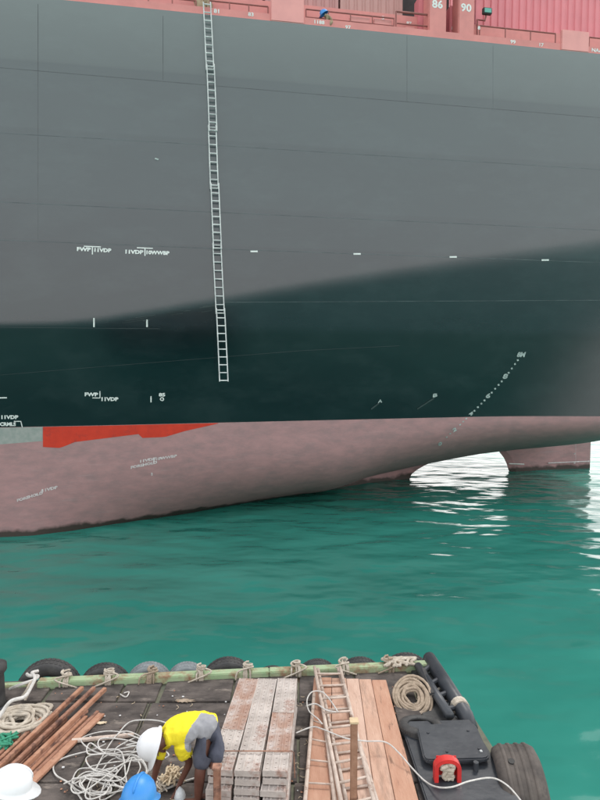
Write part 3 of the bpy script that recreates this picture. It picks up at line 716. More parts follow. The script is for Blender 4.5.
# tyres
def tyre(loc, r, wd, m, label, axis=(0, 1, 0), group=None, tread=True, rz=None):
    e_ = empty('tyre_fender', loc, label, 'tyre', group)
    prof = [(.58, -.36), (.62, -.46), (.80, -.52), (.94, -.46), (1.0, -.34), (1.0, 0), (1.0, .34), (.94, .46), (.80, .52), (.62, .46), (.58, .36), (.66, .2), (.70, 0), (.66, -.2)]
    A = Vector(axis).normalized(); U = A.cross(Vector((0, 0, 1)))
    if U.length < .1: U = Vector((1, 0, 0))
    U.normalize(); V = A.cross(U).normalized(); n = 40; P = []
    for i in range(n + 1):
        t = 2 * PI * i / n; d = U * math.cos(t) + V * math.sin(t)
        P.append([d * (r * a) + A * (wd * b) for a, b in prof + [prof[0]]])
    o = MB().grid(P, n + 1, len(prof) + 1).build('casing', m, e_, smooth=True)
    tr = MB()
    for i in range(44 if tread else 0):
        t = 2 * PI * i / 44; d = U * math.cos(t) + V * math.sin(t); tg = (U * -math.sin(t) + V * math.cos(t))
        for sgn in (-1, 1):
            c_ = d * r * 1.0 + A * wd * .19 * sgn
            vs = [c_ + tg * x * r * .045 + A * y * wd * .14 + d * z * r * .012 for x in (-1, 1) for y in (-1, 1) for z in (-1, 1)]
            tr.add(vs, [(0, 1, 3, 2), (4, 6, 7, 5), (0, 4, 5, 1), (2, 3, 7, 6), (0, 2, 6, 4), (1, 5, 7, 3)])
    if tread: tr.build('tread', m, e_)
    else:
        for b in (-.28, -.09, .1, .28): MB().grid([[ (U * math.cos(2 * PI * i / 40) + V * math.sin(2 * PI * i / 40)) * r * q + A * wd * (b + dq) for q, dq in ((.99, -.05), (1.025, -.03), (1.025, .03), (.99, .05))] for i in range(41)], 41, 4).build('tread_band', m, e_, smooth=True)
        h_ = U * 0; a_ = 1.9; d = Vector((-.1, -.25, .96)).normalized(); c_ = d * r * 1.0; MB().tube([c_ * .97 - A * .1, c_ * 1.03 - A * .1], .035, 10).build('dark_hole_disc', M['black'], e_)  # black disc painting the dark of a hole in the tread
    return e_
def edge_px(px):  # parameter along edge under pixel column
    lo, hi = -2, LE + 2
    for _ in range(40):
        mid = (lo + hi) / 2; p = edge(mid) - CAM; dep = p.y * math.cos(PITCH) - p.z * math.sin(PITCH)
        if 300 + 600 * p.x / dep < px: lo = mid
        else: hi = mid
    return lo
TY = [(41, .46, 661, 'rubber', 'large black tyre hung on the barge edge at the left end of the green beam'),
      (99, .38, 665, 'rubber', 'black tyre second from the left end of the green beam'),
      (145, .34, 664, 'rubber_grey', 'bleached grey tyre beside the knotted brown rope, larger of the two grey ones'),
      (184, .30, 664, 'rubber_grey', 'smaller bleached grey tyre above the worker in the yellow shirt'),
      (227, .40, 659, 'rubber', 'black tyre on the barge edge at the far left corner of the steel plank stack'),
      (273, .30, 668, 'rubber', 'low black tyre behind the steel plank stack, barely above the beam'),
      (320, .33, 661, 'rubber', 'black tyre behind the tops of the wooden ladders'),
      (364, .38, 659, 'rubber', 'black tyre behind the far end of the orange brown boards')]
for px, r_, py, m_, lab in TY:
    t = edge_px(px); p = edge(t, -.34)
    top = at_y(px, py, p.y)
    tyre(Vector((p.x, p.y, top.z - r_)), r_, .24, M[m_], lab, axis=(-math.sin(BA), math.cos(BA), 0), group='tyre fenders along the barge edge')
# lashings on the beam
LS = [(65, 'rope_beige'), (108, 'rope_beige'), (152, 'rope_brown'), (201, 'rope_beige'), (248, 'rope_beige'), (296, 'rope_beige'), (344, 'rope_beige'), (389, 'rope_brown')]
LT = ['right of the leftmost large tyre', 'right of the second tyre from the left', 'right of the larger grey tyre', 'between the smaller grey tyre and the black one', 'at the left corner of the steel plank stack',
      'at the right corner of the steel plank stack', 'between the two ladder rails and the next tyre', 'at the right end of the orange brown boards']
for (px, m_), lt in zip(LS, LT):
    t = edge_px(px); mb = MB()
    for k in range(5):
        a = random.uniform(-.07, .07); b = random.uniform(-.07, .07)
        pts = [edge(t + a, -.22, 1.2), edge(t + a * .6, -.17, 1.42), edge(t + (a + b) / 2, -.09, 1.435 + .012 * k), edge(t + b, .0, 1.42), edge(t + b, .02, 1.32)]
        mb.tube(spline(pts, 4), .014, 6)
    for k in range(3):
        a = random.uniform(0, 6.28); q = [edge(t + .06 * math.cos(a + j * .9) + random.uniform(-.01, .01), -.08 + .05 * math.sin(a + j * .9), 1.45 + .01 * j) for j in range(8)]
        mb.tube(spline(q, 3), .014, 6)
    q = [edge(t, -.08, 1.46), edge(t + .08, -.04, 1.48), edge(t + .14 * random.choice((-1, 1)), .02, 1.45), edge(t + .18 * random.choice((-1, 1)), .06, 1.34)]
    mb.tube(spline(q, 4), .012, 6)
    tag(mb.build('rope_lashing', M[m_], smooth=True), 'rope lashing knotted over the green beam ' + lt, 'rope', 'rope lashings on the green beam')

# black bollard at far left
lb = at_z(-1, 706, ZB); be = empty('mooring_bollard', (lb.x - .05, lb.y, ZB), 'black rubber covered bollard at the far left edge of the barge', 'bollard')
MB().tube([(0, 0, 0), (0, 0, .08), (0, 0, .45), (0, 0, .50), (0, 0, .58), (0, 0, .62)], .13, 16, rad=[.16, .13, .12, .16, .16, .10]).build('bollard_post', M['rubber'], be, smooth=True)
MB().tube([(0, 0, -.005), (0, 0, .03)], .2, 16).build('base_plate', M['slate'], be)

# rope coils
def coil(name, cx_, cy_, z0, R0, R1, turns, layers, r, m, label, squash=1, jit=.03, seed=1, tilt=None, twist=True):
    rnd = random.Random(seed); pts = []
    n = 26
    for l in range(layers):
        for k in range(turns * n):
            a = 2 * PI * k / n; q = k / (turns * n)
            rr = R0 + (R1 - R0) * (q if l % 2 == 0 else 1 - q) + jit * noise.noise(Vector((a * .7, l * 3.1, seed)))
            pts.append(Vector((rr * math.cos(a) + jit * noise.noise(Vector((a * .35 + 9, l, seed * 2.0))), squash * rr * math.sin(a) + jit * noise.noise(Vector((a * .4 + 5, l + .5, seed))), r + l * r * 1.5 + .4 * r * noise.noise(Vector((a, l, 3))))))
    mb = MB(); mb.tube(pts, r, 7)
    if twist:
        for ph in (0, PI):
            q = []
            for i, p in enumerate(pts[:-1]):
                d = (pts[i + 1] - p).normalized(); a = Vector((0, 0, 1)); b = d.cross(a); t = i * 1.9 + ph
                q.append(p + (a * math.cos(t) + b * math.sin(t)) * r * .45)
            mb.tube(q, r * .68, 5)
    o = mb.build(name, m, smooth=True); o.location = (cx_, cy_, z0); tag(o, label, 'rope coil'); return o
c_ = at_z(20, 724, ZB + .05); coil('rope_coil', c_.x - .02, c_.y, ZB + .03, .10, .36, 6, 3, .022, M['rope_beige'], 'large coil of dirty beige mooring rope left of the rusty bars', .9, .09, 3)
c_ = at_z(36, 712, ZB + .05); coil('rope_coil', c_.x, c_.y + .02, ZB + .03, .12, .24, 3, 1, .02, M['rope_beige'], 'small loose loops of beige rope beside the end of the green beam', .7, .1, 8)
c_ = at_z(414, 705, ZB + .05); o = coil('rope_coil', c_.x, c_.y + .12, ZB + .06, .09, .26, 6, 2, .020, M['rope_brown'], 'neat tilted coil of brown rope right of the orange brown boards', 1.25, .035, 5)
o.rotation_euler = (R(22), R(-8), 0)
# green netting bundle
mb = MB(); c_ = at_z(7, 745, ZB + .05)
for k in range(7):
    q = [Vector((c_.x + random.uniform(-.14, .14), c_.y + random.uniform(-.14, .14), ZB + .05 + random.uniform(0, .1))) for _ in range(6)]
    mb.tube(spline(q, 4), .014, 5)
tag(mb.build('green_rope_bundle', M['rope_green'], smooth=True), 'tangle of green rope under the beige coil at the left edge', 'rope')
# white mooring line at upper left
def line(name, pix, z, r, m, label, cat='rope', k=8):
    pts = [at_z(px, py, z + dz) for px, py, dz in pix]; o = MB().tube(spline(pts, k), r, 7).build(name, m, smooth=True); return tag(o, label, cat)
line('white_mooring_line', [(-14, 738, .06), (-2, 719, .15), (10, 702, .30), (24, 697, .32), (30, 689, .3), (35, 678, .32), (32, 673, .30), (38, 671, .28)], ZB, .024, M['rope_white'], 'white mooring line rising from the beige coil to the green beam end')
line('white_mooring_line', [(10, 689, .12), (22, 684, .28), (34, 680, .3), (38, 676, .28), (30, 676, .3), (27, 674, .24)], ZB, .022, M['rope_white'], 'shorter white line tied round the left end of the green beam')
line('white_mooring_line', [(22, 697, .1), (27, 690, .24), (31, 682, .3), (29, 690, .22), (25, 700, .1)], ZB, .02, M['rope_beige'], 'beige hitch hanging beside the white lines at the beam end')

# tangled white cord
rnd = random.Random(4); tang = []
cen = [(105, 762), (125, 770), (96, 784), (140, 752), (118, 745), (112, 795)]
cur = []
for k in range(21):
    cx0, cy0 = rnd.choice(cen); rx = rnd.uniform(12, 36); ry = rnd.uniform(7, 20); a0 = rnd.uniform(0, 6.28)
    for j in range(5):
        a = a0 + j * 1.15; cur.append((cx0 + rx * math.cos(a) + rnd.uniform(-4, 4), cy0 + ry * math.sin(a) + rnd.uniform(-3, 3), .055 + rnd.uniform(0, .12)))
cur = [(p[0], min(p[1], 818), p[2]) for p in cur]
pts = [at_z(px, py, ZB + dz) for px, py, dz in cur]
tcord = MB().tube(spline(pts, 7), .0078, 6)
tag(tcord.build('tangled_cord', M['rope_white'], smooth=True), 'tangled heap of thin white cord on the dark boards before the yellow shirted worker', 'cord')
line('loose_cord', [(82, 800, .05), (70, 784, .05), (56, 775, .05), (54, 765, .05), (66, 757, .05), (92, 750, .06), (106, 744, .07)], ZB, .009, M['rope_white'], 'single loop of white cord reaching furthest left out of the tangle')
line('loose_cord', [(118, 734, .06), (130, 722, .06), (150, 720, .06), (166, 723, .06), (176, 732, .06)], ZB, .009, M['rope_white'], 'white cord arching over behind the white helmet of the bending worker')
line('loose_cord', [(150, 795, .05), (168, 788, .06), (186, 781, .05), (196, 778, .05)], ZB, .012, M['rope_white'], 'short straight white line below the bending worker\'s hands')
line('loose_cord', [(120, 694, .05), (126, 697, .05), (129, 692, .05), (124, 693, .05)], ZB, .008, M['rope_white'], 'tiny white cord curl on the dark board near the beam')
# white line across boards to the right
line('white_line', [(296, 733, .2), (312, 727, .22), (322, 729, .24), (345, 738, .27), (365, 741, .27), (385, 742, .26), (398, 752, .24), (412, 768, .18), (425, 781, .14), (437, 787, .2), (452, 787, .28), (470, 781, .3), (492, 778, .28), (508, 786, .28), (522, 802, .26)], ZB, .0085, M['rope_white'], 'white line running from the boards over the black tank and red hook')
line('white_line', [(338, 712, .28), (330, 700, .26), (322, 692, .25), (312, 692, .25), (307, 700, .24), (309, 711, .22), (318, 719, .23), (322, 724, .23)], ZB, .0085, M['rope_white'], 'white rope loop lying over the upper rungs of the wooden ladder')
line('white_line', [(306, 706, .22), (316, 704, .25), (326, 710, .26), (336, 712, .27)], ZB, .010, M['rope_white'], 'thin white strand crossing the ladder below the loop')

# rusty bars
def bar_px(x750, ytop, ybot=800): k = 1.10; return (x750 + (750 - ytop) * k * (1 - .0), ytop), (x750 - (ybot - 750) * k * .86, ybot)
bars = []; spec = [(14, 688, .027, 'rust', 'square'), (26, 688, .024, 'rust2', 'square'), (38, 689, .026, 'rust', 'square'), (62, 714, .031, 'rust', 'flat'),
    (2, 720, .023, 'rust2', 'square'), (8, 717, .024, 'rust', 'square'), (20, 716, .022, 'rust', 'square'), (32, 719, .022, 'rust2', 'square'), (44, 711, .024, 'rust2', 'round'), (50, 717, .023, 'rust', 'square'), (-4, 726, .024, 'rust', 'round'), (-10, 731, .023, 'rust2', 'round'), (56, 712, .022, 'rust2', 'square')]
for x7, yt, th, m_, kd in spec: a, b = bar_px(x7, yt, 790 if x7 > 30 else 776); bars.append((a, b, th, m_, kd))
names = ['longest rusty bar, its far end furthest left of the three reaching the green beam', 'middle one of the three rusty bars whose ends reach the green beam', 'rusty bar whose far end reaches furthest right along the green beam',
         'broad rusty flat bar on the right side of the heap', 'brown square bar, third from the left edge of the heap', 'orange rusty square bar just left of the longest bar', 'short orange bar between the first and second long bars',
         'short brown bar between the second and third long bars', 'round brown rod just right of the third long bar', 'rusty square bar, second to the left of the broad flat bar', 'round orange rod, second from the left edge of the heap', 'outermost round brown rod beside the rope coil', 'darker brown bar touching the left side of the broad flat bar']
for i, ((a, b, th, m_, kd), nm) in enumerate(zip(bars, names)):
    z = ZB + .06 + (.065 if i in (0, 1, 2) else .008 * (i % 3))
    p = at_z(*a, z); q = at_z(*b, z + .01); d = (q - p); L = d.length; mid = (p + q) / 2
    rot = d.to_track_quat('X', 'Z').to_matrix().to_4x4(); Mx = Matrix.Translation(mid) @ rot
    if kd == 'round': o = MB().tube([p, q], th, 10).build('steel_rod', M[m_], smooth=False)
    else: o = MB().box((0, 0, 0), (L, th * 2 * (1.5 if kd == 'flat' else 1), th * (1 if kd == 'flat' else 2)), Mx).build('steel_bar', M[m_], bevel=.004)
    tag(o, nm, 'steel rod' if kd == 'round' else 'steel bar', 'rusty steel bars heaped on the left of the deck')
o = MB().tube([at_z(72, 741, ZB + .06), at_z(134, 735, ZB + .06)], .028, 10).build('steel_pipe', M['bamboo']); tag(o, 'single pinkish brown pole lying crosswise between the rusty bars and the white cord', 'pole')
# torn scraps
def scrap(px, py, r_, m_, lab, n=9, rad=.006, lift=.05, zb=.04, flat=1.0):
    c0 = at_z(px, py, ZB + zb); mb = MB(); rr = random.Random(px)
    for k in range(n):
        q = [c0 + Vector((rr.gauss(0, r_ * .5), rr.gauss(0, r_ * .5 * flat), rr.uniform(0, lift))) for _ in range(4)]
        mb.tube(spline(q, 4), rad, 5)
    tag(mb.build('torn_scrap', M[m_], smooth=True), lab, 'scrap')
def flake(px, py, rx, ry, m_, lab):
    c0 = at_z(px, py, ZB + .042); rr = random.Random(px); pts = []
    for k in range(26):
        a = 2 * PI * k / 26; q = rr.uniform(.45, 1.0); pts.append(Vector((c0.x + rx * q * math.cos(a), c0.y + ry * q * math.sin(a), 0)))
    tag(bprism(pts, c0.z, c0.z + .006).build('torn_scrap', M[m_]), lab, 'scrap')
flake(101, 723, .085, .04, 'debris', 'tan torn scrap on the dark board right of the rusty bars')
flake(184, 701, .17, .05, 'rope_brown', 'pale brown flattened sheet on the board behind the yellow shirt')
scrap(171, 781, .11, 'debris', 'frayed tan rope ends in the bending worker\'s hands', 26, .009, .14, .1)
scrap(160, 788, .11, 'rope_beige', 'frayed pale fibres lying below the bending worker\'s hands', 22, .008, .08)
c0 = at_z(180, 796, ZB + .12)
mb = MB(); mb.tube([c0 + Vector((0, 0, z)) for z in (-.08, -.05, .0, .05, .1)], .05, 10, rad=[.02, .055, .06, .045, .01]); tag(mb.build('plastic_bag', M['bag'], smooth=True), 'small grey plastic bag by the bending worker\'s bare foot', 'bag')

# steel planks: three columns of perforated boards
def plank_mesh(L, W, T, perf=True):
    mb = MB(); hw = W / 2
    mb.box((0, 0, T * .5 - .003), (W - .008, L, T - .006))
    # raised ribs along the top, and rows of raised nubs
    for x in (-hw + .012, hw - .012, -hw * .34, hw * .34): mb.box((x, 0, T - .002), (.016, L - .004, .012))
    n = int(L / .075)
    for i in range(n):
        y = -L / 2 + .04 + i * .075
        for x in (-hw * .66, 0, hw * .66): mb.box((x, y + (.018 if x == 0 else 0), T - .0025), (.016, .012, .0085))
    for y in (-L / 2, L / 2): mb.box((0, y, T * .5), (W, .006, T))
    return mb.mesh('plank')
TP = .062; LP_ = 1.86; ZS = 1.345
colpx = [((249, 678), (220, 769)), ((267.5, 678), (247, 770)), ((287.5, 678), (275, 770))]
pm = plank_mesh(LP_, .262, TP)
ordn = ['top', 'second', 'third', 'fourth', 'fifth', 'bottom']
for ci, (cf, cn) in enumerate(colpx):
    zt = ZS + 6 * (TP + .011)
    cuts_ = [[(678, 728.5, 'zinc2', 'rust stained far'), (729, 769, 'zinc', 'grey near')], [(678, 770, 'zinc', 'full length')], [(678, 711.5, 'zinc', 'grey far'), (712, 751, 'zinc2', 'rust stained middle'), (751.6, 770, 'zinc', 'short grey near')]][ci]
    for ya, yb, m_, wd_ in cuts_:
        f_ = lambda y: cf[0] + (cn[0] - cf[0]) * (y - cf[1]) / (cn[1] - cf[1])
        a = at_z(f_(ya), ya, zt); b = at_z(f_(yb), yb, zt); d = (a - b).normalized(); L = (a - b).length; c0 = (a + b) / 2
        o = link('scaffold_plank', plank_mesh(L, .262, TP), M[m_]); o.location = (c0.x, c0.y, zt - TP - .011 + random.uniform(0, .004)); o.rotation_euler = (0, 0, math.atan2(d.y, d.x) - PI / 2)
        tag(o, '%s piece on top of the %s column in the steel plank stack' % (wd_, ['left', 'middle', 'right'][ci]), 'steel plank', 'steel planks stacked on the barge')
    for k in range(1, 6):                # k = 0 is the top
        z = ZS + (5 - k) * (TP + .011); zt = ZS + 6 * (TP + .011)
        a = at_z(*cf, zt); b = at_z(*cn, zt); d = (a - b).normalized(); L = (a - b).length
        rr = random.Random(ci * 10 + k)
        c0 = (a + b) / 2 - d * (.0 if k == 0 else .035 * k + rr.uniform(-.03, .03)) + Vector((rr.uniform(-.008, .008), 0, 0))
        me = pm if k else pm.copy()
        o = bpy.data.objects.new('scaffold_plank', me.copy() if (ci, k) in ((0, 0), (2, 0)) else me)
        if not o.data.materials: o.data.materials.append(M['zinc2'] if (ci, k) == (0, 0) else M['zinc'])
        elif (ci, k) == (0, 0): o.data.materials[0] = M['zinc2']
        COL.objects.link(o); o.location = (c0.x, c0.y, z)
        o.rotation_euler = (0, 0, math.atan2(d.y, d.x) - PI / 2 + R(rr.uniform(-.5, .5))); o.scale = (1, L / LP_, 1)
        tag(o, '%s plank of the %s column in the grey steel stack' % (ordn[k], ['left', 'middle', 'right'][ci]) + (', rusty towards the far end' if (ci, k) == (0, 0) else ''), 'steel plank', 'steel planks stacked on the barge')
        # deck copy offset is real: each layer steps towards the camera
tb = at_z(212, 751, ZS + 6 * (TP + .011) + .012); te = at_z(292, 751, ZS + 6 * (TP + .011) + .012)
tag(MB().tube([tb - Vector((.04, 0, .3)), tb - Vector((.03, 0, .02)), tb, te, te + Vector((.02, 0, -.02)), te + Vector((.03, 0, -.3))], .006, 6).build('binding_wire', M['rust2']), 'thin wire bound across the steel plank stack', 'wire')
for px in (258, 246):
    p = at_z(px, 700 if px == 258 else 755, ZB)
for y_ in (6.6, 7.7):
    tag(MB().box((-.52, y_, 1.337), (.86, .08, .014)).build('bearer', M['stake']), 'timber bearer under the steel plank stack, %s one' % ('nearer' if y_ < 7 else 'farther'), 'bearer')

# brown boards
ZW = 1.385; TH = .045; ztop = ZW + TH
bx = [(314, 331.5, 303.5, 331), (332, 346, 331.6, 358), (346.5, 358.5, 358.6, 376), (359, 371, 376.6, 396), (371.5, 386, 396.6, 420)]
mats_ = ['wood2', 'wood', 'wood3', 'wood', 'wood2']; lb_ = ['leftmost board of the brown row, under the narrow ladder', 'second brown board, under the double ladder', 'palest board in the middle of the brown row', 'fourth board of the brown row, right of the pale one', 'darkest orange board at the right edge of the brown row']
for i, (a, b, c, d) in enumerate(bx):
    far_y, near_y = 678.5 + (i - 2) * .6, 806
    P = [at_z(a, far_y, ztop), at_z(b, far_y, ztop), at_z(d, near_y, ztop), at_z(c, near_y, ztop)]
    dz = Vector((0, 0, -TH)); mb = MB().add(P + [p + dz for p in P], [(0, 1, 2, 3), (7, 6, 5, 4), (0, 4, 5, 1), (1, 5, 6, 2), (2, 6, 7, 3), (3, 7, 4, 0)])
    o = mb.build('wooden_board', M[mats_[i]], bevel=.004); tag(o, lb_[i] , 'wooden board', 'orange brown boards laid side by side')
for j, (lab, y_) in enumerate([('nearer', 6.5), ('farther', 8.2)]):
    tag(MB().box((.70, y_, 1.36), (.86, .09, .047)).build('bearer', M['stake']), 'timber bearer under the orange brown boards, %s one' % lab, 'bearer')

# wooden ladders lying on the boards
def lying(name, r0, r1, n, z, m, label, rr=.023, sw=.015):
    A, B = [at_z(*p, z) for p in r0]; C_, D = [at_z(*p, z) for p in r1]
    e_ = empty(name, (A + D) / 2, label, 'ladder')
    for a, b in ((A, B), (C_, D)): addc(e_, MB().tube([a, (a + b) / 2 + Vector((0, 0, -.01)), b], rr, 7).build('side_rail', M[m], smooth=True))
    for i in range(n):
        q = (i + .6) / n; a = A.lerp(B, q); c = C_.lerp(D, q + random.uniform(-.004, .004))
        addc(e_, MB().tube([a, c], sw, 6).build('rung', M[m], smooth=True))
zl = ztop + .02
lying('wooden_ladder', ((318, 669), (350, 818)), ((338, 668), (380, 812)), 10, zl + .0, 'bamboo', 'wider weathered wooden ladder lying lowest on the brown boards')
lying('wooden_ladder', ((314.5, 667), (344, 815)), ((340, 667), (375, 806)), 9, zl + .065, 'bamboo', 'weathered wooden ladder lying on top of the wider one, far end against the green beam')
lying('wooden_ladder', ((314, 694), (303.5, 820)), ((322, 699), (337, 820)), 6, zl + .025, 'bamboo', 'narrow ladder at the left edge of the brown boards, partly under the other two', sw=.01)

# upright stakes
def stake(px, py, y, wd, m_, lab, tp):
    t = at_y(px, py, y); e_ = empty('upright_stake', (t.x, y, ZB), lab, 'stake')
    addc(e_, MB().box((t.x, y, (t.z + ZB) / 2), (wd, wd, t.z - ZB)).build('stake_shaft', M[m_], bevel=.006))
    addc(e_, MB().box((t.x, y, t.z + .012), (wd + .02, wd + .02, .024)).build('stake_cap', M[tp], bevel=.004))
stake(354, 722, 5.9, .07, 'stake', 'upright brown stake with a pale top in front of the wooden ladders', 'post_top')
stake(217, 768, 5.75, .07, 'rust2', 'upright rusty stake in front of the steel plank stack', 'rust2')

# right-hand corner: black tank cover, red hook, tyres, tube fender
tk = empty('deck_tank', (1.9, 6.6, ZB), 'black painted steel tank top with a raised rounded lid at the right of the deck', 'tank')
def quad_prism(P, z0, z1):
    return MB().add([Vector((p.x, p.y, z1)) for p in P] + [Vector((p.x, p.y, z0)) for p in P], [(0, 1, 2, 3), (7, 6, 5, 4), (0, 4, 5, 1), (1, 5, 6, 2), (2, 6, 7, 3), (3, 7, 4, 0)])
zt = ZB + .12
Pq = [at_z(400, 721, zt), at_z(470, 719, zt), at_z(528, 812, zt), at_z(430, 812, zt)]
addc(tk, quad_prism(Pq, ZB - .005, zt).build('tank_body', M['slate'], bevel=.015))
def rounded(P, rad, z0, z1, name, m, par, bev=.015):
    pts = []
    n = len(P)
    for i in range(n):
        a, b, c = P[i - 1], P[i], P[(i + 1) % n]; u = (a - b).normalized() * rad; v = (c - b).normalized() * rad
        for k in range(5):
            t = k / 4; pts.append((b + u) * (1 - t) ** 2 + b * 2 * t * (1 - t) + (b + v) * t * t)
    k = len(pts); vs = [(p.x, p.y, z1) for p in pts] + [(p.x, p.y, z0) for p in pts]
    fs = [tuple(range(k)), tuple(range(2 * k - 1, k - 1, -1))] + [(i, i + k, (i + 1) % k + k, (i + 1) % k) for i in range(k)]
    return addc(par, MB().add(vs, fs).build(name, m, bevel=bev))
zl_ = zt + .10
Pl = [at_z(416, 724, zl_), at_z(475, 722, zl_), at_z(491, 758, zl_), at_z(424, 760, zl_)]
rounded(Pl, .09, zt + .045, zl_, 'lid', M['slate'], tk)
Pk = [at_z(421, 728, zl_), at_z(471, 726, zl_), at_z(484, 755, zl_), at_z(429, 757, zl_)]
rounded(Pk, .05, zt - .004, zt + .05, 'lid_neck', M['slate'], tk, .005)
for px, py in ((428, 733), (468, 731), (479, 749), (447, 752)):
    p = at_z(px, py, zl_); addc(tk, MB().tube([(p.x, p.y, zl_ - .01), (p.x, p.y, zl_ + .012)], .016, 6).build('lid_bolt', M['slate']))
p = at_z(481, 750, zl_ + .02); addc(tk, MB().box((p.x, p.y, zl_ + .008), (.03, .03, .016)).build('lid_latch', M['alu'], bevel=.004))
p = at_z(476, 762, zl_); addc(tk, MB().tube([(p.x, p.y, zt), (p.x, p.y, zt + .1)], .03, 8).build('vent_stub', M['slate']))
# red hook: an upright horseshoe
hk = at_z(447, 780, zt); he = empty('towing_hook', (hk.x, hk.y, zt), 'red painted horseshoe shaped towing hook standing before the black lid', 'towing hook')
arch = []
for k in range(15):
    a = PI * k / 14; arch.append(Vector((-.125 * math.cos(a), .10 * 0, .15 + .09 * math.sin(a))))
arch = [Vector((-.125, 0, 0))] + arch + [Vector((.125, 0, 0))]
P = []
for i, q in enumerate(arch):
    nrm = Vector((q.x, 0, max(q.z - .15, 0))).normalized()
    P.append([q + nrm * .02 + Vector((0, -.045, 0)), q + nrm * .02 + Vector((0, .05, 0)), q - nrm * .025 + Vector((0, .05, 0)), q - nrm * .025 + Vector((0, -.045, 0)), q + nrm * .02 + Vector((0, -.045, 0))])
MB().grid(P, len(P), 5).build('hook_arch', M['red_paint'], he, bevel=.004)
MB().box((0, .055, .13), (.22, .014, .22)).build('back_plate', M['red_paint'], he, bevel=.003)
mb = MB()
mb = MB()
for k in range(4):
    q = [Vector((random.uniform(-.07, .07), -.03 + random.uniform(-.02, .02), .03 + .16 * j / 5)) for j in range(6)]
    mb.tube(spline(q, 4), .024, 7)
ob = mb.build('rope_wrap', M['rope_beige'], smooth=True); ob.location = he.location; tag(ob, 'pale rope bight wrapped inside the red towing hook', 'rope')
# tyres on right
tp_ = at_z(420, 722, ZB + .15); tyre(Vector((tp_.x, tp_.y - .05, ZB + .085)), .27, .17, M['rubber'], 'black tyre lying flat between the rope coil and the black tank', axis=(0, .18, 1))
tyre(Vector((2.47, 6.42, 1.13)), .50, .48, M['rubber_brown'], 'big muddy brown tyre bulging out on the right side of the barge', axis=(1, -.12, .12), tread=False)
t = edge_px(412); p = edge(t, -.34); top = at_y(412, 655, p.y); tyre(Vector((p.x, p.y, top.z - .42)), .42, .26, M['rubber'], 'black tyre at the far right corner of the barge behind the rope coil', axis=(-math.sin(BA), math.cos(BA), 0), group='tyre fenders along the barge edge')
# tube fender frame
fr = empty('corner_fender', (2.15, 8.4, ZB), 'black tubular fender frame sloping down the right corner of the barge', 'fender frame')
f0 = at_y(429, 658, 9.0); f1 = at_y(466, 716, 7.5)
addc(fr, MB().tube([f0 + Vector((-.03, .05, 0)), f0, f0.lerp(f1, .5), f1, f1 + Vector((.05, -.12, -.15))], .1, 12, rad=[.06, .10, .105, .10, .09]).build('outer_tube', M['slate'], smooth=True))
g0 = at_y(418, 666, 8.72); g1 = at_y(450, 716, 7.42)
addc(fr, MB().tube([g0, g0.lerp(g1, .5), g1], .06, 10).build('inner_tube', M['slate'], smooth=True))
for q in (.12, .38, .62, .86):
    a = f0.lerp(f1, q); b = g0.lerp(g1, q + .02); addc(fr, MB().tube([a, b], .035, 8).build('cross_bar', M['slate']))
    addc(fr, MB().tube([b, Vector((b.x, b.y, ZB))], .035, 8).build('fender_leg', M['slate']))
cb = f0.lerp(f1, .86); dd = (f1 - f0).normalized()
addc(fr, MB().tube([cb - dd * .05, cb + dd * .06], .118, 14).build('collar', M['rope_beige']))
addc(fr, MB().box((g0.x + .04, g0.y - .5, ZB + .09), (.08, .7, .18)).build('side_plate', M['rubber'], bevel=.02))
PQ = [at_z(411, 672, 1.30), at_z(440, 672, 1.30), at_z(476, 724, 1.30), at_z(424, 724, 1.30)]
addc(fr, quad_prism(PQ, 1.2955, 1.335).build('shade_pad', M['rubber'], bevel=.008))  # black sheet added to darken the deck like shadow under the frame
mb = MB()
for q in (.2, .5, .75):
    a = f0.lerp(f1, q) + Vector((-.06, 0, -.04)); mb = MB().tube([a, a + Vector((-.12, -.05, -.06)), a + Vector((-.18, -.2, -.16)), a + Vector((-.10, -.34, -.14)), a + Vector((0, -.3, -.02))], .022, 7)
    addc(fr, mb.build('lashing_loop', M['rope_beige'] if q == .5 else M['rubber_grey'], smooth=True))
# chunky pale rope bundle on beam at right end
mb = MB()
for k in range(9):
    t = edge_px(random.uniform(383, 414)); q = [edge(t + random.uniform(-.12, .12), -.16 + .05 * j + random.uniform(-.02, .02), 1.45 + .03 * math.sin(j)) for j in range(5)]
    mb.tube(spline(q, 4), .022, 6)
tag(mb.build('rope_bundle', M['rope_beige'], smooth=True), 'pale rope bundle heaped on the right end of the green beam', 'rope')

# ------------------------------------------------------------------ people
def skin(name, V, E, m, parent, sub=2, root=0):
    me = bpy.data.meshes.new(name); me.from_pydata([v[0] for v in V], E, [])
    o = bpy.data.objects.new(name, me); COL.objects.link(o)
    md = o.modifiers.new('s', 'SKIN'); md.branch_smoothing = .6
    for i, v in enumerate(V):
        r = v[1]; r = (r, r) if not isinstance(r, tuple) else r
        me.skin_vertices[0].data[i].radius = r
        me.skin_vertices[0].data[i].use_root = (i == root)
    s = o.modifiers.new('u', 'SUBSURF'); s.levels = sub; s.render_levels = sub
    bpy.context.view_layer.update()
    m2 = bpy.data.meshes.new_from_object(o.evaluated_get(bpy.context.evaluated_depsgraph_get()))
    bpy.data.objects.remove(o)
    m2.materials.clear()
    return link(name, m2, m, parent, smooth=True)
def chain(V, E, pts, start=None):
    prev = start
    for p, r in pts:
        V.append((Vector(p), r)); i = len(V) - 1
        if prev is not None: E.append((prev, i))
        prev = i
    return prev
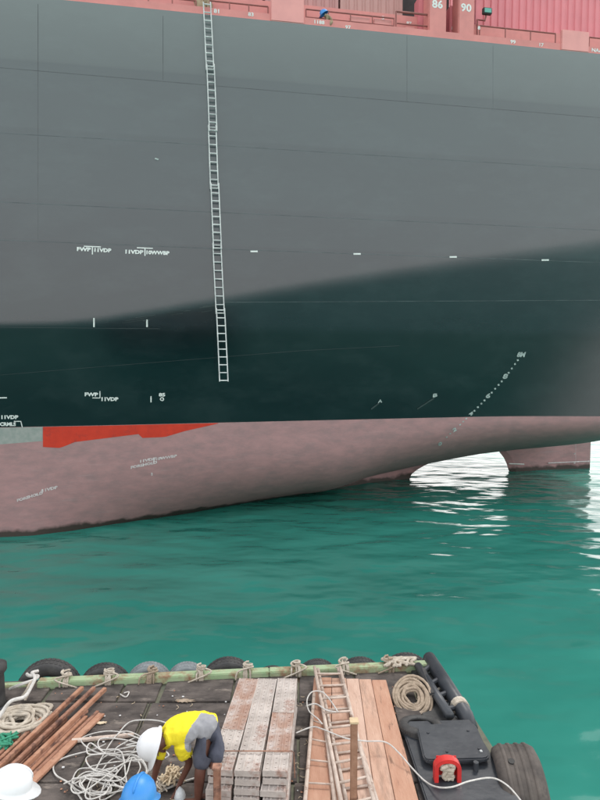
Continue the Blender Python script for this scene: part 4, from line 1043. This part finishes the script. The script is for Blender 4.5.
def fingers(V, E, wrist, palm, side_, fwd, curl, s=1.0):
    """five finger chains leaving the palm; side_ = across the palm, fwd = along it, curl = closing direction"""
    pv = V[palm][0]
    for k, (off, ln) in enumerate([(-.03, .055), (-.01, .066), (.011, .06), (.03, .046)]):
        b = pv + side_ * off * s + fwd * .035 * s
        chain(V, E, [(b, .0095 * s), (b + (fwd * .8 + curl * .35).normalized() * ln * .5 * s, .0085 * s), (b + (fwd * .8 + curl * .35).normalized() * ln * .5 * s + (fwd * .4 + curl).normalized() * ln * .5 * s, .0075 * s)], palm)
    b = pv - side_ * .04 * s
    chain(V, E, [(b, .011 * s), (b + (fwd * .7 - side_ * .6 + curl * .4).normalized() * .05 * s, .009 * s)], palm)
def helmet(c, up, fwd, m, parent, s=1.0):
    up = up.normalized(); fwd = (fwd - up * fwd.dot(up)).normalized(); sd_ = fwd.cross(up)
    P = []; n = 28
    prof = [(0.02, 1.0), (.28, .965), (.55, .84), (.80, .60), (.94, .32), (1.0, .04), (1.0, -.06)]
    for i in range(n + 1):
        t = 2 * PI * i / n; row = []
        for a, b in prof:
            row.append(c + (fwd * math.cos(t) * .142 + sd_ * math.sin(t) * .118) * a * s + up * b * .135 * s)
        f = max(0, math.cos(t)); br = .018 + .055 * f ** 1.5
        row.append(c + (fwd * math.cos(t) * (.142 + br) + sd_ * math.sin(t) * (.118 + br * .8)) * s - up * (.018 + .012 * f) * s)
        row.append(c + (fwd * math.cos(t) * (.142 + br) + sd_ * math.sin(t) * (.118 + br * .8)) * s - up * (.024 + .012 * f) * s)
        row.append(c + (fwd * math.cos(t) * .134 + sd_ * math.sin(t) * .110) * s - up * .012 * s)
        P.append(row)
    o = MB().grid(P, n + 1, len(P[0])).build('helmet', m, parent, smooth=True)
    rb = []
    for k in range(-6, 7):
        a = k / 6 * 1.15; rb.append(c + fwd * math.sin(a) * .142 * s + up * (math.cos(a) * .137) * s)
    MB().tube(rb, .008 * s, 6, rad=[.004 * s] + [.009 * s] * (len(rb) - 2) + [.004 * s]).build('helmet_ridge', m, o, smooth=True)
    return o
def head_parts(c, up, fwd, par, skin_m, s=1.0):
    """nose, ears, eyes, mouth and hair on the skinned head at c"""
    up = up.normalized(); fwd = (fwd - up * fwd.dot(up)).normalized(); sd_ = fwd.cross(up)
    for sg in (-1, 1):
        e0 = c + sd_ * sg * .078 * s - fwd * .01 * s
        MB().tube([e0 + up * .03 * s, e0 + up * .012 * s + sd_ * sg * .012 * s, e0 - up * .015 * s + sd_ * sg * .01 * s, e0 - up * .03 * s], .012, 7, rad=[.006, .014, .013, .006]).build('ear', skin_m, par, smooth=True)
        q = c + fwd * .088 * s + sd_ * sg * .03 * s + up * .005 * s
        MB().tube([q - fwd * .008, q + fwd * .002], .011, 8).build('eye', M['white_mark'], par)
    MB().tube([c + fwd * .088 * s + up * .02 * s, c + fwd * .11 * s - up * .015 * s, c + fwd * .093 * s - up * .028 * s], .012, 7, rad=[.008, .016, .012]).build('nose', skin_m, par, smooth=True)
    MB().tube([c + fwd * .09 * s - up * .055 * s + sd_ * .022, c + fwd * .096 * s - up * .055 * s, c + fwd * .09 * s - up * .055 * s - sd_ * .022], .006, 6).build('mouth', M['red_bottom'], par, smooth=True)
    MB().tube([c - fwd * .05 * s - up * .03 * s, c - fwd * .04 * s + up * .02 * s, c - fwd * .01 * s + up * .06 * s], .07, 12, rad=[.045 * s, .078 * s, .07 * s]).build('hair', M['hair'], par, smooth=True)

# --- the bending worker (faces left, towards -x)
H = lambda px, py, z: at_z(px, py, z)
pe_loc = Vector((at_z(202, 803, ZB).x, at_z(202, 803, ZB).y, ZB))
wk = empty('person', pe_loc, 'person in yellow shirt, navy shorts and white helmet bending over the white cord', 'person')
def loc(v): return v - pe_loc
hip = H(211, 731, 2.05); mid_ = H(199, 722, 2.16); chest = H(180, 732, 2.12); neck = H(166, 738, 2.06); head = H(156, 745, 2.02)
shR = H(180, 744, 2.02); shL = H(168, 728, 2.08)
elR = H(190, 762, 1.74); wrR = H(180, 783, 1.50); elL = H(158, 762, 1.78); wrL = H(153, 783, 1.52)
knR = H(200, 772, 1.73); knL = H(214, 768, 1.76); anR = H(198, 800, 1.40); anL = H(211, 795, 1.40)
hipR = H(206, 741, 1.98); hipL = H(217, 731, 2.02)
V = []; E = []
chain(V, E, [(hip, .085), (mid_, .09), (chest, .12), (neck, .06), (head, (.085, .095)), (head + (head - neck).normalized() * .09, .07)])
chain(V, E, [(shR, .065), (elR, .045), (wrR, .028), (wrR + Vector((-.03, -.02, -.06)), (.038, .022))], 2); pR = len(V) - 1
chain(V, E, [(shL, .065), (elL, .045), (wrL, .028), (wrL + Vector((.02, -.01, -.06)), (.038, .022))], 2); pL = len(V) - 1
for pm_, wr in ((pR, wrR), (pL, wrL)):
    fwd = (V[pm_][0] - wr).normalized(); fingers(V, E, wr, pm_, Vector((0, 1, 0)), fwd, Vector((.6 if pm_ == pL else -.6, 0, -.3)).normalized())
for hp, kn, an in ((hipR, knR, anR), (hipL, knL, anL)):
    toe = Vector((an.x - .17, an.y - .01, ZB + .07)); chain(V, E, [(hp, .065), (kn, .062), (kn.lerp(an, .35), .058), (an, .04), (Vector((an.x - .03, an.y, ZB + .075)), .042), (toe, (.045, .028))], 0)
V = [(loc(a), r) for a, r in V]
skin('body', V, E, M['skin'], wk)
# clothes
V = []; E = []
chain(V, E, [(hip + Vector((.03, .01, .0)), .155), (hip.lerp(mid_, .6) + Vector((0, 0, .01)), .155), (mid_, .155), (chest, .17), (neck.lerp(chest, .25), .105), (neck.lerp(head, .12), .082)])
chain(V, E, [(shR, .11), (shR.lerp(elR, .35), .095), (shR.lerp(elR, .68), .085)], 3); chain(V, E, [(shL, .11), (shL.lerp(elL, .35), .095), (shL.lerp(elL, .66), .085)], 3)
V = [(loc(a), r) for a, r in V]
sh = skin('shirt', V, E, M['yellow'], wk, 4); sh.data.materials.append(M['grey_cloth'])
def wrinkle(o, amp, sc_=9, st=(1, 1, 1)):
    for v in o.data.vertices:
        q = Vector((v.co.x * st[0], v.co.y * st[1], v.co.z * st[2])) * sc_
        a = 1 - abs(noise.noise(q)) * 2.2; b = 1 - abs(noise.noise(q * 2.1 + Vector((4, 2, 7)))) * 2.2
        v.co += v.normal * amp * (a * .7 + b * .3 - .5)
wrinkle(sh, .022, 8, (1.0, 1.0, .55))
cg = loc(H(203, 728, 2.09)); dirb = loc(hip) - loc(chest)
for p in sh.data.polygons:
    q = p.center - cg
    if (q.x / .16) ** 2 + ((q.z + q.x * -.25) / .17) ** 2 < 1 and p.center.y < loc(mid_).y + .02: p.material_index = 1
V = []; E = []
chain(V, E, [(hip.lerp(mid_, .35), .13), (hip + Vector((.02, 0, .01)), .152), (hip + Vector((.03, 0, -.06)), .152)])
for hp, kn in ((hipR, knR), (hipL, knL)): chain(V, E, [(hp + Vector((0, 0, .03)), .15), (hp.lerp(kn, .5), .115), (hp.lerp(kn, .95), .102)], 2)
V = [(loc(a), r) for a, r in V]; st_ = skin('shorts', V, E, M['navy'], wk, 3); wrinkle(st_, .02, 8, (1.2, 1.2, .4))
hu = Vector((-.86, -.28, .34)).normalized(); hf = Vector((-.25, -.15, -.95))
helmet(loc(head) + hu * .03, hu, hf, M['helmet_white'], wk, 1.16)
head_parts(loc(head), hu, hf, wk, M['skin'])
gl = MB().tube([loc(elL.lerp(shL, .32)), loc(elL.lerp(shL, .12))], .058, 10).build('yellow_cuff', M['yellow'], wk, smooth=True)
for an, px_ in ((anR, 0), (anL, 0)):
    a = loc(an); MB().tube([(a.x + .05, a.y, .055), (a.x - .06, a.y, .055), (a.x - .17, a.y, .052)], .05, 10, rad=[.045, .052, .04]).build('shoe', M['black'], wk, smooth=True)

# --- two standing onlookers whose heads rise into the frame
def standing(hx, hy, hz, facing, helm, shirt_m, skin_m, trouser_m, label, lean=.0, towel=None):
    c = at_z(hx, hy, hz); f = Vector(facing).normalized(); sd_ = f.cross(Vector((0, 0, 1))); g = ZB
    hipz = g + .88 - max(0, (3.0 - hz)) * .4
    base = Vector((c.x, c.y, g)) - f * lean
    e_ = empty('person', base, label, 'person')
    L_ = lambda v: v - base
    hp = Vector((base.x, base.y, hipz)); ck = c - Vector((0, 0, .17)) - f * .03; ch = ck - Vector((0, 0, .20)) - f * .02
    V = []; E = []
    chain(V, E, [(hp, .12), (hp.lerp(ch, .5), .12), (ch, .14), (ck, .055), (c - Vector((0, 0, .03)), (.08, .09)), (c + Vector((0, 0, .07)), .07)])
    fs = []
    for sg in (-1, 1):
        s0 = ch + sd_ * sg * .17 + Vector((0, 0, .08)); el = s0 + Vector((0, 0, -.28)) + sd_ * sg * .05; wr = el + f * .16 + Vector((0, 0, -.18))
        pmv = wr + f * .03 + Vector((0, 0, -.06)); chain(V, E, [(s0, .065), (el, .045), (wr, .028), (pmv, (.038, .022))], 2); k = len(V) - 1
        fingers(V, E, wr, k, f, (pmv - wr).normalized(), -sd_ * sg); fs.append((s0, el))
        hq = hp + sd_ * sg * .09; kn = Vector((hq.x, hq.y, g + .46)) + f * .03; an = Vector((hq.x, hq.y, g + .09))
        chain(V, E, [(hq, .09), (kn, .06), (an, .042), (an + f * .14 - Vector((0, 0, .045)), (.042, .03))], 0)
    skin('body', [(L_(a), r) for a, r in V], E, skin_m, e_)
    V = []; E = []
    chain(V, E, [(hp + Vector((0, 0, .02)), .145), (hp.lerp(ch, .5), .15), (ch, .17), (ck - Vector((0, 0, .05)), .10)])
    for s0, el in fs: chain(V, E, [(s0, .085), (s0.lerp(el, .7), .07)], 2)
    skin('shirt', [(L_(a), r) for a, r in V], E, shirt_m, e_)
    V = []; E = []
    chain(V, E, [(hp, .14), (hp - Vector((0, 0, .05)), .14)])
    for sg in (-1, 1):
        hq = hp + sd_ * sg * .09; chain(V, E, [(hq - Vector((0, 0, .05)), .10), (Vector((hq.x, hq.y, g + .46)) + f * .03, .08), (Vector((hq.x, hq.y, g + .16)), .07)], 1)
        an = L_(Vector((hq.x, hq.y, g))); MB().tube([an + Vector((0, 0, .05)) - f * .06, an + Vector((0, 0, .055)) + f * .05, an + Vector((0, 0, .05)) + f * .18], .05, 10, rad=[.045, .052, .04]).build('shoe', M['black'], e_, smooth=True)
    skin('trousers', [(L_(a), r) for a, r in V], E, trouser_m, e_)
    up = Vector((0, 0, 1)) + f * .35
    helmet(L_(c) + Vector((0, 0, .045)), up, f, helm, e_, 1.05)
    head_parts(L_(c) - Vector((0, 0, .03)), up, f, e_, skin_m)
    if towel:
        q = [L_(ck) + Vector((0, 0, .02)) + (f * math.cos(a) * .12 + sd_ * math.sin(a) * .13) + Vector((0, 0, -.03 * math.cos(a))) for a in [k * PI / 6 for k in range(13)]]
        MB().tube(q, .03, 8, cap=False).build('neck_towel', towel, e_, smooth=True)
    q0 = L_(c) + f * .03 - Vector((0, 0, .01)); 
    for sg in (-1, 1):
        MB().tube([q0 + sd_ * sg * .10, q0 + sd_ * sg * .085 - Vector((0, 0, .08)), q0 + f * .04 - Vector((0, 0, .135))], .008, 5).build('chin_strap', M['black'], e_)
    return e_
standing(139, 802, 2.80, (.1, 1, 0), M['helmet_blue'], M['blue_cloth'], M['skin'], M['navy'], 'person in blue helmet seen from above at the lower edge, below the bending worker')
standing(11, 791, 2.86, (1, .55, 0), M['helmet_white'], M['white_cloth'], M['skin2'], M['navy'], 'person in white helmet with pinkish neck cloth in the bottom left corner', towel=M['white_cloth'])

# --- small figure bending on the ship's deck
s0, _, z0 = at_w(329, 27, .45)
b0 = ship(s0, .12, ZT + .0); dp = empty('person', b0, 'small bending person in khaki with a blue helmet at the ship\'s rail', 'person')
SV = lambda px, py, w_=.12: (lambda q: ship(q[0], w_, q[2]) - b0)(at_w(px, py, w_))
V = []; E = []
hpv = SV(331.5, 19.5); cv = SV(327.5, 17.5); nv = SV(325.5, 16); hv = SV(324, 15)
chain(V, E, [(hpv, .17), (hpv.lerp(cv, .5), .16), (cv, .17), (nv, .07), (hv, .1)])
chain(V, E, [(cv + Vector((0, -.1, 0)), .06), (SV(327, 22), .045), (SV(325.5, 26), .03)], 2)
chain(V, E, [(cv + Vector((0, .12, 0)), .06), (SV(326, 22, .25), .045), (SV(324.5, 25, .25), .03)], 2)
for o_ in (.06, .2):
    chain(V, E, [(SV(331.5, 21, o_), .09), (SV(330.5, 26, o_), .07), (Vector((SV(332, 30, o_).x, SV(332, 30, o_).y, .27)), .05)], 0)
skin('body', V, E, M['tan_cloth'], dp, 1)
helmet(hv + Vector((0, 0, .05)), Vector((-.5, 0, .8)), Vector((-.8, 0, -.3)), M['helmet_blue'], dp, 1.0)
